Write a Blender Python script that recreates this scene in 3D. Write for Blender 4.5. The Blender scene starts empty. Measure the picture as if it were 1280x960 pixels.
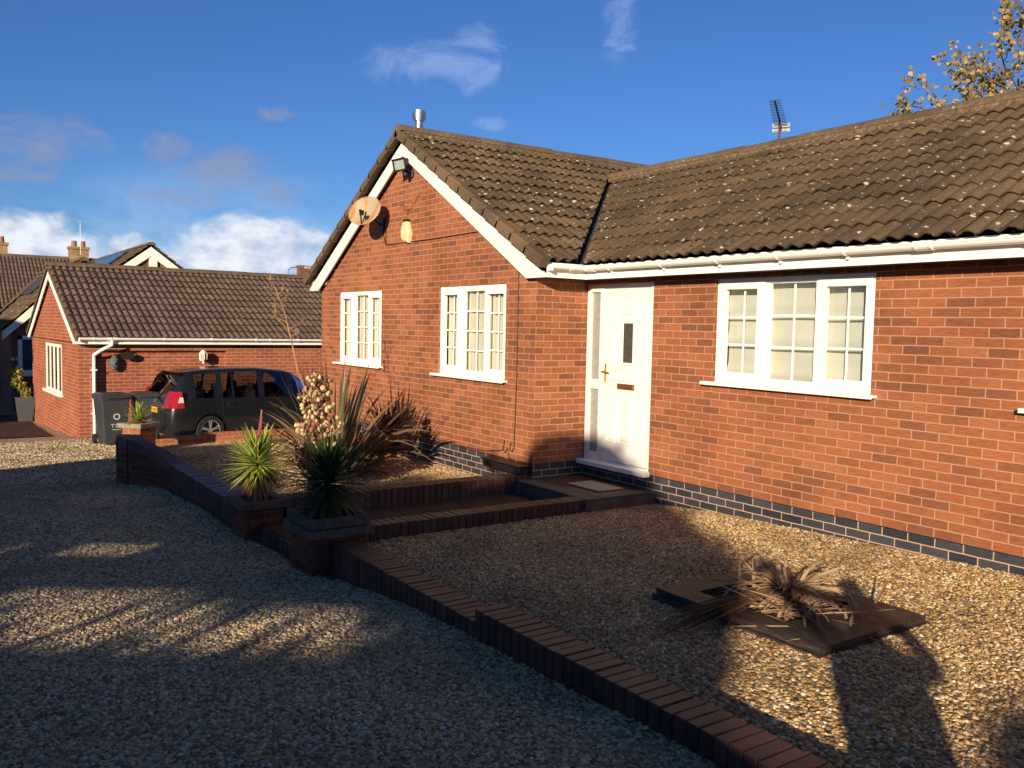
import bpy, bmesh, math, random
from mathutils import Vector, Matrix, noise
from mathutils.geometry import tessellate_polygon
R = math.radians
random.seed(7)
scn = bpy.context.scene
COL = scn.collection

# ------------------------------------------------------------------ helpers
def lerp(a, b, t): return a + (b - a) * t
def interp(x, xs, ys):
    if x <= xs[0]: return ys[0]
    for i in range(len(xs) - 1):
        if x <= xs[i + 1]:
            return lerp(ys[i], ys[i + 1], (x - xs[i]) / (xs[i + 1] - xs[i]))
    return ys[-1]

class MB:
    """collects verts / faces / uvs, then links them as one mesh object"""
    def __init__(s): s.v = []; s.f = []; s.uv = []; s.mi = []
    def face(s, idx, uv=None, mi=0):
        s.f.append(tuple(idx)); s.uv.append(uv); s.mi.append(mi)
    def quad(s, a, b, c, d, uv=None, mi=0):
        n = len(s.v); s.v += [Vector(a), Vector(b), Vector(c), Vector(d)]
        s.face((n, n + 1, n + 2, n + 3), uv, mi)
    def poly(s, pts, uv=None, mi=0):
        n = len(s.v); s.v += [Vector(p) for p in pts]
        s.face(range(n, n + len(pts)), uv, mi)
    def box(s, x0, x1, y0, y1, z0, z1, M=None, mi=0, bev=0):
        if x0 > x1: x0, x1 = x1, x0
        if y0 > y1: y0, y1 = y1, y0
        if z0 > z1: z0, z1 = z1, z0
        n = len(s.v)
        P = [Vector((x, y, z)) for z in (z0, z1) for y in (y0, y1) for x in (x0, x1)]
        if bev:
            bm = bmesh.new(); vs = [bm.verts.new(p) for p in P]
            for q in ((0, 2, 3, 1), (4, 5, 7, 6), (0, 1, 5, 4), (2, 6, 7, 3), (0, 4, 6, 2), (1, 3, 7, 5)):
                bm.faces.new([vs[i] for i in q])
            bmesh.ops.bevel(bm, geom=bm.edges[:], offset=bev, segments=1, affect='EDGES', clamp_overlap=True)
            s.add_bm(bm, M, mi); bm.free(); return
        if M is not None: P = [M @ p for p in P]
        s.v += P
        for q in ((0, 2, 3, 1), (4, 5, 7, 6), (0, 1, 5, 4), (2, 6, 7, 3), (0, 4, 6, 2), (1, 3, 7, 5)):
            s.face([n + i for i in q], None, mi)
    def add_bm(s, bm, M=None, mi=0):
        n = len(s.v); bm.verts.index_update()
        for v in bm.verts: s.v.append(M @ v.co if M is not None else v.co.copy())
        for f in bm.faces: s.face([n + v.index for v in f.verts], None, mi)
    def prism(s, prof, a, b, up=Vector((0, 0, 1)), cap=True, mi=0, closed=True):
        """2-D profile (side, up) swept from a to b"""
        a = Vector(a); b = Vector(b); d = (b - a).normalized()
        side = d.cross(up).normalized(); u = side.cross(d).normalized()
        n = len(s.v); k = len(prof)
        for P in (a, b):
            for (p, q) in prof: s.v.append(P + side * p + u * q)
        for i in range(k if closed else k - 1):
            j = (i + 1) % k
            s.face((n + i, n + j, n + k + j, n + k + i), None, mi)
        if cap and closed:
            s.face(range(n + k - 1, n - 1, -1), None, mi); s.face(range(n + k, n + 2 * k), None, mi)
    def cyl(s, a, b, r0, r1=None, seg=12, cap=True, mi=0):
        a = Vector(a); b = Vector(b); r1 = r0 if r1 is None else r1
        d = (b - a).normalized(); t = Vector((0, 0, 1)) if abs(d.z) < .9 else Vector((1, 0, 0))
        e = d.cross(t).normalized(); g = d.cross(e)
        n = len(s.v)
        for P, r in ((a, r0), (b, r1)):
            for i in range(seg):
                w = 2 * math.pi * i / seg; s.v.append(P + e * (r * math.cos(w)) + g * (r * math.sin(w)))
        for i in range(seg):
            j = (i + 1) % seg; s.face((n + i, n + seg + i, n + seg + j, n + j), None, mi)
        if cap:
            s.face(range(n, n + seg), None, mi); s.face(range(n + 2 * seg - 1, n + seg - 1, -1), None, mi)
    def tube(s, pts, r, seg=6, mi=0):
        pts = [Vector(p) for p in pts]; n = len(s.v); m = len(pts)
        e = None
        for i, P in enumerate(pts):
            d = (pts[min(i + 1, m - 1)] - pts[max(i - 1, 0)]).normalized()
            if e is None:
                t = Vector((0, 0, 1)) if abs(d.z) < .9 else Vector((1, 0, 0)); e = d.cross(t).normalized()
            else: e = (e - d * e.dot(d)).normalized()
            g = d.cross(e); rr = r[i] if isinstance(r, (list, tuple)) else r
            for k in range(seg):
                w = 2 * math.pi * k / seg; s.v.append(P + e * (rr * math.cos(w)) + g * (rr * math.sin(w)))
        for i in range(m - 1):
            for k in range(seg):
                l = (k + 1) % seg; a = n + i * seg
                s.face((a + k, a + l, a + seg + l, a + seg + k), None, mi)
        s.face(range(n + seg - 1, n - 1, -1), None, mi); s.face(range(n + (m - 1) * seg, n + m * seg), None, mi)
    def ball(s, c, r, sub=2, M=None, mi=0, jit=0):
        bm = bmesh.new(); bmesh.ops.create_icosphere(bm, subdivisions=sub, radius=1)
        rr = r if isinstance(r, (tuple, list)) else (r, r, r)
        for v in bm.verts:
            k = 1 + jit * noise.noise(v.co * 2.3 + Vector(c) * 9)
            v.co = Vector((v.co.x * rr[0] * k, v.co.y * rr[1] * k, v.co.z * rr[2] * k)) + Vector(c)
        s.add_bm(bm, M, mi); bm.free()
    def build(s, name, mat, parent=None, smooth=False, M=None):
        me = bpy.data.meshes.new(name); me.from_pydata([tuple(v) for v in s.v], [], s.f); 
        ul = me.uv_layers.new(name='UVMap').data
        for p, u in zip(me.polygons, s.uv):
            nr = p.normal
            for k, li in enumerate(p.loop_indices):
                if u is not None: ul[li].uv = u[k]; continue
                c = me.vertices[me.loops[li].vertex_index].co
                if abs(nr.z) > max(abs(nr.x), abs(nr.y)): ul[li].uv = (c.x, c.y)
                elif abs(nr.x) > abs(nr.y): ul[li].uv = (c.y, c.z)
                else: ul[li].uv = (c.x, c.z)
        mats = mat if isinstance(mat, (list, tuple)) else [mat]
        for m in mats: me.materials.append(m)
        if len(mats) > 1:
            for p, i in zip(me.polygons, s.mi): p.material_index = i
        if smooth:
            for p in me.polygons: p.use_smooth = True
        o = bpy.data.objects.new(name, me); COL.objects.link(o)
        if parent: o.parent = parent
        if M is not None: o.matrix_world = M
        return o

def tag(o, label=None, cat=None, group=None, kind=None):
    if label: o['label'] = label
    if cat: o['category'] = cat
    if group: o['group'] = group
    if kind: o['kind'] = kind
    return o
def empty(name, loc=(0, 0, 0), rz=0):
    o = bpy.data.objects.new(name, None); COL.objects.link(o); o.location = loc; o.rotation_euler = (0, 0, rz)
    o.empty_display_size = .2
    return o
def thing(name, label, cat, loc=(0, 0, 0), rz=0, group=None):
    return tag(empty(name, loc, rz), label, cat, group)

# ------------------------------------------------------------------ materials
def nt(m):
    m.use_nodes = True; t = m.node_tree
    return t, t.nodes, t.links, t.nodes['Principled BSDF']
def N(ns, typ, **kw):
    n = ns.new(typ)
    for k, v in kw.items(): setattr(n, k, v)
    return n
def simple(name, col, rough=.6, metal=0, var=.12, scale=8, bump=.0, bscale=60, spec=.4, detail=True, coat=0):
    m = bpy.data.materials.new(name); t, ns, ls, b = nt(m)
    b.inputs['Roughness'].default_value = rough; b.inputs['Metallic'].default_value = metal
    b.inputs['Specular IOR Level'].default_value = spec
    if coat: b.inputs['Coat Weight'].default_value = coat; b.inputs['Coat Roughness'].default_value = .04
    tc = N(ns, 'ShaderNodeTexCoord'); nz = N(ns, 'ShaderNodeTexNoise'); nz.inputs['Scale'].default_value = scale; nz.inputs['Detail'].default_value = 6
    ls.new(tc.outputs['Object'], nz.inputs['Vector'])
    cr = N(ns, 'ShaderNodeValToRGB')
    cr.color_ramp.elements[0].position = .3; cr.color_ramp.elements[1].position = .72
    cr.color_ramp.elements[0].color = tuple(c * (1 - var) for c in col) + (1,)
    cr.color_ramp.elements[1].color = tuple(min(1, c * (1 + var)) for c in col) + (1,)
    ls.new(nz.outputs['Fac'], cr.inputs['Fac']); ls.new(cr.outputs['Color'], b.inputs['Base Color'])
    if bump:
        n2 = N(ns, 'ShaderNodeTexNoise'); n2.inputs['Scale'].default_value = bscale; n2.inputs['Detail'].default_value = 5
        ls.new(tc.outputs['Object'], n2.inputs['Vector'])
        bp = N(ns, 'ShaderNodeBump'); bp.inputs['Strength'].default_value = bump; bp.inputs['Distance'].default_value = .01
        ls.new(n2.outputs['Fac'], bp.inputs['Height']); ls.new(bp.outputs['Normal'], b.inputs['Normal'])
    return m
def ramp(ns, stops, interp_='LINEAR'):
    cr = N(ns, 'ShaderNodeValToRGB'); cr.color_ramp.interpolation = interp_
    e = cr.color_ramp.elements
    while len(e) > 1: e.remove(e[-1])
    e[0].position = stops[0][0]; e[0].color = tuple(stops[0][1]) + (1,)
    for p, c in stops[1:]:
        k = e.new(p); k.color = tuple(c) + (1,)
    return cr
def brickmat(name, cols, mortar, bw=.225, rh=.075, off=(0, 0), rough=.85, msize=.0052, stain=True, bumps=.5):
    m = bpy.data.materials.new(name); t, ns, ls, b = nt(m)
    uv = N(ns, 'ShaderNodeUVMap'); mp = N(ns, 'ShaderNodeMapping'); mp.inputs['Location'].default_value = (off[0], off[1], 0)
    ls.new(uv.outputs['UV'], mp.inputs['Vector'])
    # wobble so that the courses are not ruler straight
    nw = N(ns, 'ShaderNodeTexNoise'); nw.inputs['Scale'].default_value = 7; nw.inputs['Detail'].default_value = 3; ls.new(mp.outputs['Vector'], nw.inputs['Vector'])
    vs = N(ns, 'ShaderNodeVectorMath', operation='SUBTRACT'); ls.new(nw.outputs['Color'], vs.inputs[0]); vs.inputs[1].default_value = (.5, .5, .5)
    vm = N(ns, 'ShaderNodeVectorMath', operation='SCALE'); ls.new(vs.outputs['Vector'], vm.inputs[0]); vm.inputs['Scale'].default_value = .007
    va = N(ns, 'ShaderNodeVectorMath', operation='ADD'); ls.new(mp.outputs['Vector'], va.inputs[0]); ls.new(vm.outputs['Vector'], va.inputs[1])
    bt = N(ns, 'ShaderNodeTexBrick'); bt.offset = .5; bt.offset_frequency = 2; bt.squash = 1
    bt.inputs['Scale'].default_value = 1; bt.inputs['Brick Width'].default_value = bw; bt.inputs['Row Height'].default_value = rh
    bt.inputs['Mortar Size'].default_value = msize; bt.inputs['Mortar Smooth'].default_value = .25; bt.inputs['Bias'].default_value = 0
    bt.inputs['Color1'].default_value = (0, 0, 0, 1); bt.inputs['Color2'].default_value = (1, 1, 1, 1); bt.inputs['Mortar'].default_value = (.5, .5, .5, 1)
    ls.new(va.outputs['Vector'], bt.inputs['Vector'])
    cr = ramp(ns, cols); ls.new(bt.outputs['Color'], cr.inputs['Fac'])
    # drag-wire streak grain in each brick
    mp2 = N(ns, 'ShaderNodeMapping'); mp2.inputs['Scale'].default_value = (14, 90, 1); ls.new(uv.outputs['UV'], mp2.inputs['Vector'])
    ng = N(ns, 'ShaderNodeTexNoise'); ng.inputs['Scale'].default_value = 1; ng.inputs['Detail'].default_value = 4; ls.new(mp2.outputs['Vector'], ng.inputs['Vector'])
    n3 = N(ns, 'ShaderNodeTexNoise'); n3.inputs['Scale'].default_value = 1.1; n3.inputs['Detail'].default_value = 5; ls.new(uv.outputs['UV'], n3.inputs['Vector'])
    r1 = ramp(ns, [(.3, (.78, .78, .78)), (.7, (1.18, 1.15, 1.12))]); ls.new(ng.outputs['Fac'], r1.inputs['Fac'])
    r2 = ramp(ns, [(.28, (.78, .75, .74)), (.5, (1.0, 1.0, 1.0)), (.72, (1.14, 1.16, 1.18))]); ls.new(n3.outputs['Fac'], r2.inputs['Fac'])
    m1 = N(ns, 'ShaderNodeMix', data_type='RGBA', blend_type='MULTIPLY'); m1.inputs[0].default_value = 1
    ls.new(cr.outputs['Color'], m1.inputs[6]); ls.new(r1.outputs['Color'], m1.inputs[7])
    m2 = N(ns, 'ShaderNodeMix', data_type='RGBA', blend_type='MULTIPLY'); m2.inputs[0].default_value = 1 if stain else .3
    ls.new(m1.outputs[2], m2.inputs[6]); ls.new(r2.outputs['Color'], m2.inputs[7])
    mm = N(ns, 'ShaderNodeMix', data_type='RGBA'); ls.new(bt.outputs['Fac'], mm.inputs[0]); ls.new(m2.outputs[2], mm.inputs[6]); 
    mr = ramp(ns, [(.3, tuple(c * .8 for c in mortar)), (.7, mortar)]); ls.new(n3.outputs['Fac'], mr.inputs['Fac']); ls.new(mr.outputs['Color'], mm.inputs[7])
    ls.new(mm.outputs[2], b.inputs['Base Color']); b.inputs['Roughness'].default_value = rough; b.inputs['Specular IOR Level'].default_value = .25
    iv = N(ns, 'ShaderNodeMath', operation='MULTIPLY_ADD'); ls.new(bt.outputs['Fac'], iv.inputs[0]); iv.inputs[1].default_value = -1; ls.new(ng.outputs['Fac'], iv.inputs[2])
    bp = N(ns, 'ShaderNodeBump'); bp.inputs['Strength'].default_value = bumps; bp.inputs['Distance'].default_value = .006
    ls.new(iv.outputs[0], bp.inputs['Height']); ls.new(bp.outputs['Normal'], b.inputs['Normal'])
    return m
def islandmat(name, stops, rough=.8, nscale=40, spots=None, bump=.3, spec=.3, uvspots=False, streak=None):
    """each loose piece of the mesh gets its own tone from stops; optional lichen spots"""
    m = bpy.data.materials.new(name); t, ns, ls, b = nt(m)
    g = N(ns, 'ShaderNodeNewGeometry'); cr = ramp(ns, stops); ls.new(g.outputs['Random Per Island'], cr.inputs['Fac'])
    tc = N(ns, 'ShaderNodeTexCoord')
    nz = N(ns, 'ShaderNodeTexNoise'); nz.inputs['Scale'].default_value = nscale; nz.inputs['Detail'].default_value = 6; ls.new(tc.outputs['Object'], nz.inputs['Vector'])
    rr = ramp(ns, [(.3, (.65, .65, .65)), (.7, (1.25, 1.25, 1.25))]); ls.new(nz.outputs['Fac'], rr.inputs['Fac'])
    mx = N(ns, 'ShaderNodeMix', data_type='RGBA', blend_type='MULTIPLY'); mx.inputs[0].default_value = 1
    ls.new(cr.outputs['Color'], mx.inputs[6]); ls.new(rr.outputs['Color'], mx.inputs[7]); out = mx.outputs[2]
    if spots:
        n0 = N(ns, 'ShaderNodeTexNoise'); n0.inputs['Scale'].default_value = 1.3; n0.inputs['Detail'].default_value = 4; ls.new(tc.outputs['Object'], n0.inputs['Vector'])
        r0 = ramp(ns, [(.35, (.7, .72, .7)), (.65, (1.15, 1.1, 1.0))]); ls.new(n0.outputs['Fac'], r0.inputs['Fac'])
        mb = N(ns, 'ShaderNodeMix', data_type='RGBA', blend_type='MULTIPLY'); mb.inputs[0].default_value = 1; ls.new(out, mb.inputs[6]); ls.new(r0.outputs['Color'], mb.inputs[7]); out = mb.outputs[2]
        nd = N(ns, 'ShaderNodeTexNoise'); nd.inputs['Scale'].default_value = 22; nd.inputs['Detail'].default_value = 3; ls.new(tc.outputs['Object'], nd.inputs['Vector'])
        ad = N(ns, 'ShaderNodeMix', data_type='RGBA'); ad.inputs[0].default_value = .06; ls.new(tc.outputs['Object'], ad.inputs[6]); ls.new(nd.outputs['Color'], ad.inputs[7])
        for sc, th, col in spots:
            vo = N(ns, 'ShaderNodeTexVoronoi'); vo.inputs['Scale'].default_value = sc; vo.inputs['Randomness'].default_value = 1; ls.new(ad.outputs[2], vo.inputs['Vector'])
            sx = N(ns, 'ShaderNodeSeparateColor'); ls.new(vo.outputs['Color'], sx.inputs[0])
            # random radius per cell, most cells empty
            mth = N(ns, 'ShaderNodeMath', operation='MULTIPLY_ADD'); ls.new(sx.outputs[0], mth.inputs[0]); mth.inputs[1].default_value = th; mth.inputs[2].default_value = th * -.55
            lt = N(ns, 'ShaderNodeMath', operation='LESS_THAN'); ls.new(vo.outputs['Distance'], lt.inputs[0]); ls.new(mth.outputs[0], lt.inputs[1])
            m3 = N(ns, 'ShaderNodeMix', data_type='RGBA'); ls.new(lt.outputs[0], m3.inputs[0]); ls.new(out, m3.inputs[6]); m3.inputs[7].default_value = tuple(col) + (1,); out = m3.outputs[2]
    ls.new(out, b.inputs['Base Color']); b.inputs['Roughness'].default_value = rough; b.inputs['Specular IOR Level'].default_value = spec
    bp = N(ns, 'ShaderNodeBump'); bp.inputs['Strength'].default_value = bump; bp.inputs['Distance'].default_value = .006
    ls.new(nz.outputs['Fac'], bp.inputs['Height']); ls.new(bp.outputs['Normal'], b.inputs['Normal'])
    return m
def leafmat(name, centre, edge, tip=None, rough=.45, trans=.25, dead=None):
    """blade leaf: u across, v along"""
    m = bpy.data.materials.new(name); t, ns, ls, b = nt(m)
    uv = N(ns, 'ShaderNodeUVMap'); sp = N(ns, 'ShaderNodeSeparateXYZ'); ls.new(uv.outputs['UV'], sp.inputs[0])
    ab = N(ns, 'ShaderNodeMath', operation='MULTIPLY_ADD'); ls.new(sp.outputs[0], ab.inputs[0]); ab.inputs[1].default_value = 2; ab.inputs[2].default_value = -1
    a2 = N(ns, 'ShaderNodeMath', operation='ABSOLUTE'); ls.new(ab.outputs[0], a2.inputs[0])
    r = ramp(ns, [(.35, centre), (.6, edge)]); ls.new(a2.outputs[0], r.inputs['Fac']); out = r.outputs['Color']
    if tip:
        r2 = ramp(ns, [(.75, (0, 0, 0)), (1, (1, 1, 1))]); ls.new(sp.outputs[1], r2.inputs['Fac'])
        mx = N(ns, 'ShaderNodeMix', data_type='RGBA'); ls.new(r2.outputs['Color'], mx.inputs[0]); ls.new(out, mx.inputs[6]); mx.inputs[7].default_value = tuple(tip) + (1,); out = mx.outputs[2]
    g = N(ns, 'ShaderNodeNewGeometry')
    if dead:
        r4 = ramp(ns, [(dead[0], (0, 0, 0)), (dead[0] + .02, (1, 1, 1))]); ls.new(g.outputs['Random Per Island'], r4.inputs['Fac'])
        mx = N(ns, 'ShaderNodeMix', data_type='RGBA'); ls.new(r4.outputs['Color'], mx.inputs[0]); ls.new(out, mx.inputs[6]); mx.inputs[7].default_value = tuple(dead[1]) + (1,); out = mx.outputs[2]
    r3 = ramp(ns, [(0, (.6, .62, .6)), (1, (1.35, 1.3, 1.2))]); 
    mu = N(ns, 'ShaderNodeMath', operation='MULTIPLY'); ls.new(g.outputs['Random Per Island'], mu.inputs[0]); mu.inputs[1].default_value = 17.3
    fr = N(ns, 'ShaderNodeMath', operation='FRACT'); ls.new(mu.outputs[0], fr.inputs[0]); ls.new(fr.outputs[0], r3.inputs['Fac'])
    m3 = N(ns, 'ShaderNodeMix', data_type='RGBA', blend_type='MULTIPLY'); m3.inputs[0].default_value = 1; ls.new(out, m3.inputs[6]); ls.new(r3.outputs['Color'], m3.inputs[7])
    ls.new(m3.outputs[2], b.inputs['Base Color']); b.inputs['Roughness'].default_value = rough; b.inputs['Specular IOR Level'].default_value = .4
    if trans:
        tr = N(ns, 'ShaderNodeBsdfTranslucent'); ls.new(m3.outputs[2], tr.inputs['Color']); ms = N(ns, 'ShaderNodeMixShader'); ms.inputs[0].default_value = trans
        ls.new(b.outputs[0], ms.inputs[1]); ls.new(tr.outputs[0], ms.inputs[2]); ls.new(ms.outputs[0], ns['Material Output'].inputs['Surface'])
    return m
def glassmat(name, tint=(.85, .88, .88), refl=1.0, rough=.02):
    m = bpy.data.materials.new(name); t, ns, ls, b = nt(m); ns.remove(b)
    tr = N(ns, 'ShaderNodeBsdfTransparent'); tr.inputs['Color'].default_value = tint + (1,)
    gl = N(ns, 'ShaderNodeBsdfGlossy'); gl.inputs['Roughness'].default_value = rough
    fr = N(ns, 'ShaderNodeFresnel'); fr.inputs['IOR'].default_value = 1.5
    nz = N(ns, 'ShaderNodeTexNoise'); nz.inputs['Scale'].default_value = 1.5; tc = N(ns, 'ShaderNodeTexCoord'); ls.new(tc.outputs['Object'], nz.inputs['Vector'])
    bp = N(ns, 'ShaderNodeBump'); bp.inputs['Strength'].default_value = .05; bp.inputs['Distance'].default_value = .02; ls.new(nz.outputs['Fac'], bp.inputs['Height']); ls.new(bp.outputs['Normal'], gl.inputs['Normal'])
    mu = N(ns, 'ShaderNodeMath', operation='MULTIPLY'); mu.inputs[1].default_value = refl; ls.new(fr.outputs[0], mu.inputs[0])
    ms = N(ns, 'ShaderNodeMixShader'); ls.new(mu.outputs[0], ms.inputs[0]); ls.new(tr.outputs[0], ms.inputs[1]); ls.new(gl.outputs[0], ms.inputs[2])
    ls.new(ms.outputs[0], ns['Material Output'].inputs['Surface'])
    return m
def gravelground(name, stops, scale=42, bump=1.0):
    m = bpy.data.materials.new(name); t, ns, ls, b = nt(m)
    tc = N(ns, 'ShaderNodeTexCoord'); vo = N(ns, 'ShaderNodeTexVoronoi'); vo.inputs['Scale'].default_value = scale; ls.new(tc.outputs['Object'], vo.inputs['Vector'])
    sx = N(ns, 'ShaderNodeSeparateColor'); ls.new(vo.outputs['Color'], sx.inputs[0])
    cr = ramp(ns, stops); ls.new(sx.outputs[0], cr.inputs['Fac'])
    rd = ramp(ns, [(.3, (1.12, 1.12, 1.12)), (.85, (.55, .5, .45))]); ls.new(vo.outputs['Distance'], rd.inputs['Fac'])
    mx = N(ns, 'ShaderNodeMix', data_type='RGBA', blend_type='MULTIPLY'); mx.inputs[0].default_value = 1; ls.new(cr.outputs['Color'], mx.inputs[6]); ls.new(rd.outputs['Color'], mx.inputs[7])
    nz = N(ns, 'ShaderNodeTexNoise'); nz.inputs['Scale'].default_value = 1.2; nz.inputs['Detail'].default_value = 6; ls.new(tc.outputs['Object'], nz.inputs['Vector'])
    r2 = ramp(ns, [(.3, (.8, .8, .8)), (.7, (1.15, 1.13, 1.1))]); ls.new(nz.outputs['Fac'], r2.inputs['Fac'])
    m2 = N(ns, 'ShaderNodeMix', data_type='RGBA', blend_type='MULTIPLY'); m2.inputs[0].default_value = 1; ls.new(mx.outputs[2], m2.inputs[6]); ls.new(r2.outputs['Color'], m2.inputs[7])
    ls.new(m2.outputs[2], b.inputs['Base Color']); b.inputs['Roughness'].default_value = .85; b.inputs['Specular IOR Level'].default_value = .25
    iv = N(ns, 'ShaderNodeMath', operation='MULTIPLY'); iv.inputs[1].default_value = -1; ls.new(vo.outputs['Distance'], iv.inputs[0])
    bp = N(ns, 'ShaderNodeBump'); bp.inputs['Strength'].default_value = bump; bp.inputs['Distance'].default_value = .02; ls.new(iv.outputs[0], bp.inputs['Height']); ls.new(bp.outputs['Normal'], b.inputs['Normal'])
    return m
def stonemat(name, stops, rough=.6):
    m = bpy.data.materials.new(name); t, ns, ls, b = nt(m)
    oi = N(ns, 'ShaderNodeObjectInfo'); cr = ramp(ns, stops, 'CONSTANT'); ls.new(oi.outputs['Random'], cr.inputs['Fac'])
    tc = N(ns, 'ShaderNodeTexCoord'); nz = N(ns, 'ShaderNodeTexNoise'); nz.inputs['Scale'].default_value = 60; ls.new(tc.outputs['Object'], nz.inputs['Vector'])
    r2 = ramp(ns, [(.3, (.75, .74, .72)), (.7, (1.15, 1.15, 1.15))]); ls.new(nz.outputs['Fac'], r2.inputs['Fac'])
    mx = N(ns, 'ShaderNodeMix', data_type='RGBA', blend_type='MULTIPLY'); mx.inputs[0].default_value = 1; ls.new(cr.outputs['Color'], mx.inputs[6]); ls.new(r2.outputs['Color'], mx.inputs[7])
    n5 = N(ns, 'ShaderNodeTexNoise'); n5.inputs['Scale'].default_value = .9; n5.inputs['Detail'].default_value = 5; n5.inputs['Distortion'].default_value = .6; ls.new(oi.outputs['Location'], n5.inputs['Vector'])
    r5 = ramp(ns, [(.32, (.62, .58, .54)), (.5, (1, 1, 1)), (.68, (1.12, 1.10, 1.08))]); ls.new(n5.outputs['Fac'], r5.inputs['Fac'])
    m5 = N(ns, 'ShaderNodeMix', data_type='RGBA', blend_type='MULTIPLY'); m5.inputs[0].default_value = 1; ls.new(mx.outputs[2], m5.inputs[6]); ls.new(r5.outputs['Color'], m5.inputs[7])
    ls.new(m5.outputs[2], b.inputs['Base Color']); b.inputs['Roughness'].default_value = rough; b.inputs['Specular IOR Level'].default_value = .45
    return m

RED = [(0, (.195, .075, .040)), (.12, (.23, .085, .042)), (.34, (.288, .100, .043)), (.8, (.325, .112, .048)), (1, (.365, .135, .062))]
M_RED = brickmat('red_brick', RED, (.50, .28, .175), off=(3.979, 0), msize=.0056)
M_REDG = brickmat('garage_brick', [(0, (.25, .075, .042)), (.5, (.31, .09, .046)), (1, (.36, .108, .054))], (.56, .34, .23), bw=.236, rh=.079)
M_BLUE = brickmat('blue_engineering_brick', [(0, (.030, .034, .040)), (1, (.058, .064, .072))], (.60, .38, .27), off=(3.979 + .1, 0), rough=.5)
M_DARKRED = brickmat('pier_brick', [(0, (.075, .03, .02)), (.5, (.12, .042, .026)), (1, (.17, .06, .036))], (.15, .095, .07))
M_FARB = brickmat('far_brick', [(0, (.12, .05, .035)), (1, (.25, .09, .055))], (.3, .2, .16))
M_CHIM = brickmat('buff_brick', [(0, (.22, .13, .06)), (1, (.38, .25, .12))], (.3, .24, .18))
M_COPE = islandmat('brick_on_edge', [(0, (.042, .020, .018)), (.5, (.068, .028, .024)), (1, (.105, .042, .033))], rough=.5, nscale=180, bump=.8, spec=.5)
M_COPEB = islandmat('blue_coping_brick', [(0, (.03, .03, .038)), (1, (.07, .06, .068))], rough=.4, nscale=120, bump=.5)
M_PAVE = brickmat('block_paving', [(0, (.045, .024, .02)), (.5, (.075, .034, .026)), (1, (.06, .036, .03))], (.05, .04, .035), bw=.2, rh=.1)
TILE = [(0, (.092, .064, .040)), (.5, (.116, .081, .050)), (1, (.142, .099, .061))]
LICH = [(8.5, .50, (.52, .46, .38)), (13, .52, (.46, .40, .31)), (5.0, .36, (.58, .52, .42)), (21, .55, (.20, .15, .08)), (17, .5, (.40, .35, .27)), (7, .62, (.055, .045, .03))]
M_TILE = islandmat('brown_roof_tile', TILE, rough=.85, nscale=55, bump=.6, spots=LICH)
M_TILEG = islandmat('garage_roof_tile', [(0, (.115, .080, .060)), (.5, (.142, .100, .076)), (1, (.18, .128, .098))], rough=.8, nscale=45, bump=.5)
M_TILEV = islandmat('verge_tile', [(0, (.12, .082, .052)), (1, (.165, .11, .07))], rough=.9, nscale=60, bump=.6, spots=[(6, .3, (.30, .22, .08))])
M_RIDGE = islandmat('ridge_tile', [(0, (.13, .095, .06)), (1, (.19, .14, .09))], rough=.9, nscale=25, bump=.8, spots=[(7, .42, (.22, .10, .045)), (11, .4, (.10, .11, .045)), (16, .4, (.45, .42, .34))])
M_LEAD = simple('lead_valley', (.03, .033, .04), rough=.6)
M_UPVC = simple('white_upvc', (.88, .86, .79), rough=.32, var=.025, scale=3, spec=.5)
M_UPVC2 = simple('white_board', (.84, .81, .72), rough=.45, var=.05, scale=2.5)
M_DOOR = simple('white_door', (.80, .78, .72), rough=.28, var=.02, scale=2, spec=.5)
M_SOFFIT = simple('brown_soffit', (.06, .045, .035), rough=.8)
M_GLASS = glassmat('window_glass')
M_CURT = simple('cream_curtain', (.80, .75, .62), rough=.9, var=.06, scale=5)
M_BLIND = simple('cream_blind', (.84, .82, .71), rough=.9, var=.04, scale=3)
M_ROOM = simple('dark_room', (.07, .065, .06), rough=.9)
M_OBSC = simple('obscured_glass', (.30, .31, .27), rough=.25, var=.15, scale=25)
M_OBSCD = simple('dark_obscured_glass', (.07, .065, .05), rough=.25, var=.25, scale=30)
M_BRASS = simple('brass', (.55, .36, .10), rough=.3, metal=.9)
M_BRASSD = simple('aged_brass', (.36, .20, .07), rough=.35, metal=.8)
M_STEEL = simple('flue_steel', (.5, .48, .44), rough=.3, metal=.9, var=.2)
M_BLACK = simple('black_plastic', (.012, .012, .013), rough=.4)
M_GREYP = simple('grey_plastic', (.042, .046, .050), rough=.38, var=.1, bump=.1)
M_TIMB = simple('weathered_timber', (.085, .068, .055), rough=.75, var=.35, scale=14, bump=.5, bscale=90)
M_TIMBL = simple('grey_timber', (.085, .078, .068), rough=.8, var=.3, scale=18, bump=.5, bscale=90)
M_SOIL = simple('soil', (.035, .026, .018), rough=.95, var=.4, scale=30, bump=1, bscale=50)
M_CONC = simple('concrete', (.26, .22, .17), rough=.9, var=.15, scale=9, bump=.4)
M_MAT = simple('doormat_cloth', (.40, .34, .27), rough=.95, var=.08, scale=60, bump=.8, bscale=300)
M_ALUM = simple('aerial_aluminium', (.38, .38, .37), rough=.6, metal=.2)
M_SOLAR = simple('solar_glass', (.035, .05, .09), rough=.18, var=.1, spec=.8)
M_RUBBER = simple('tyre_rubber', (.014, .014, .014), rough=.8)
M_CREAM = simple('alarm_cream', (.72, .62, .34), rough=.4, var=.08)

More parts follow.
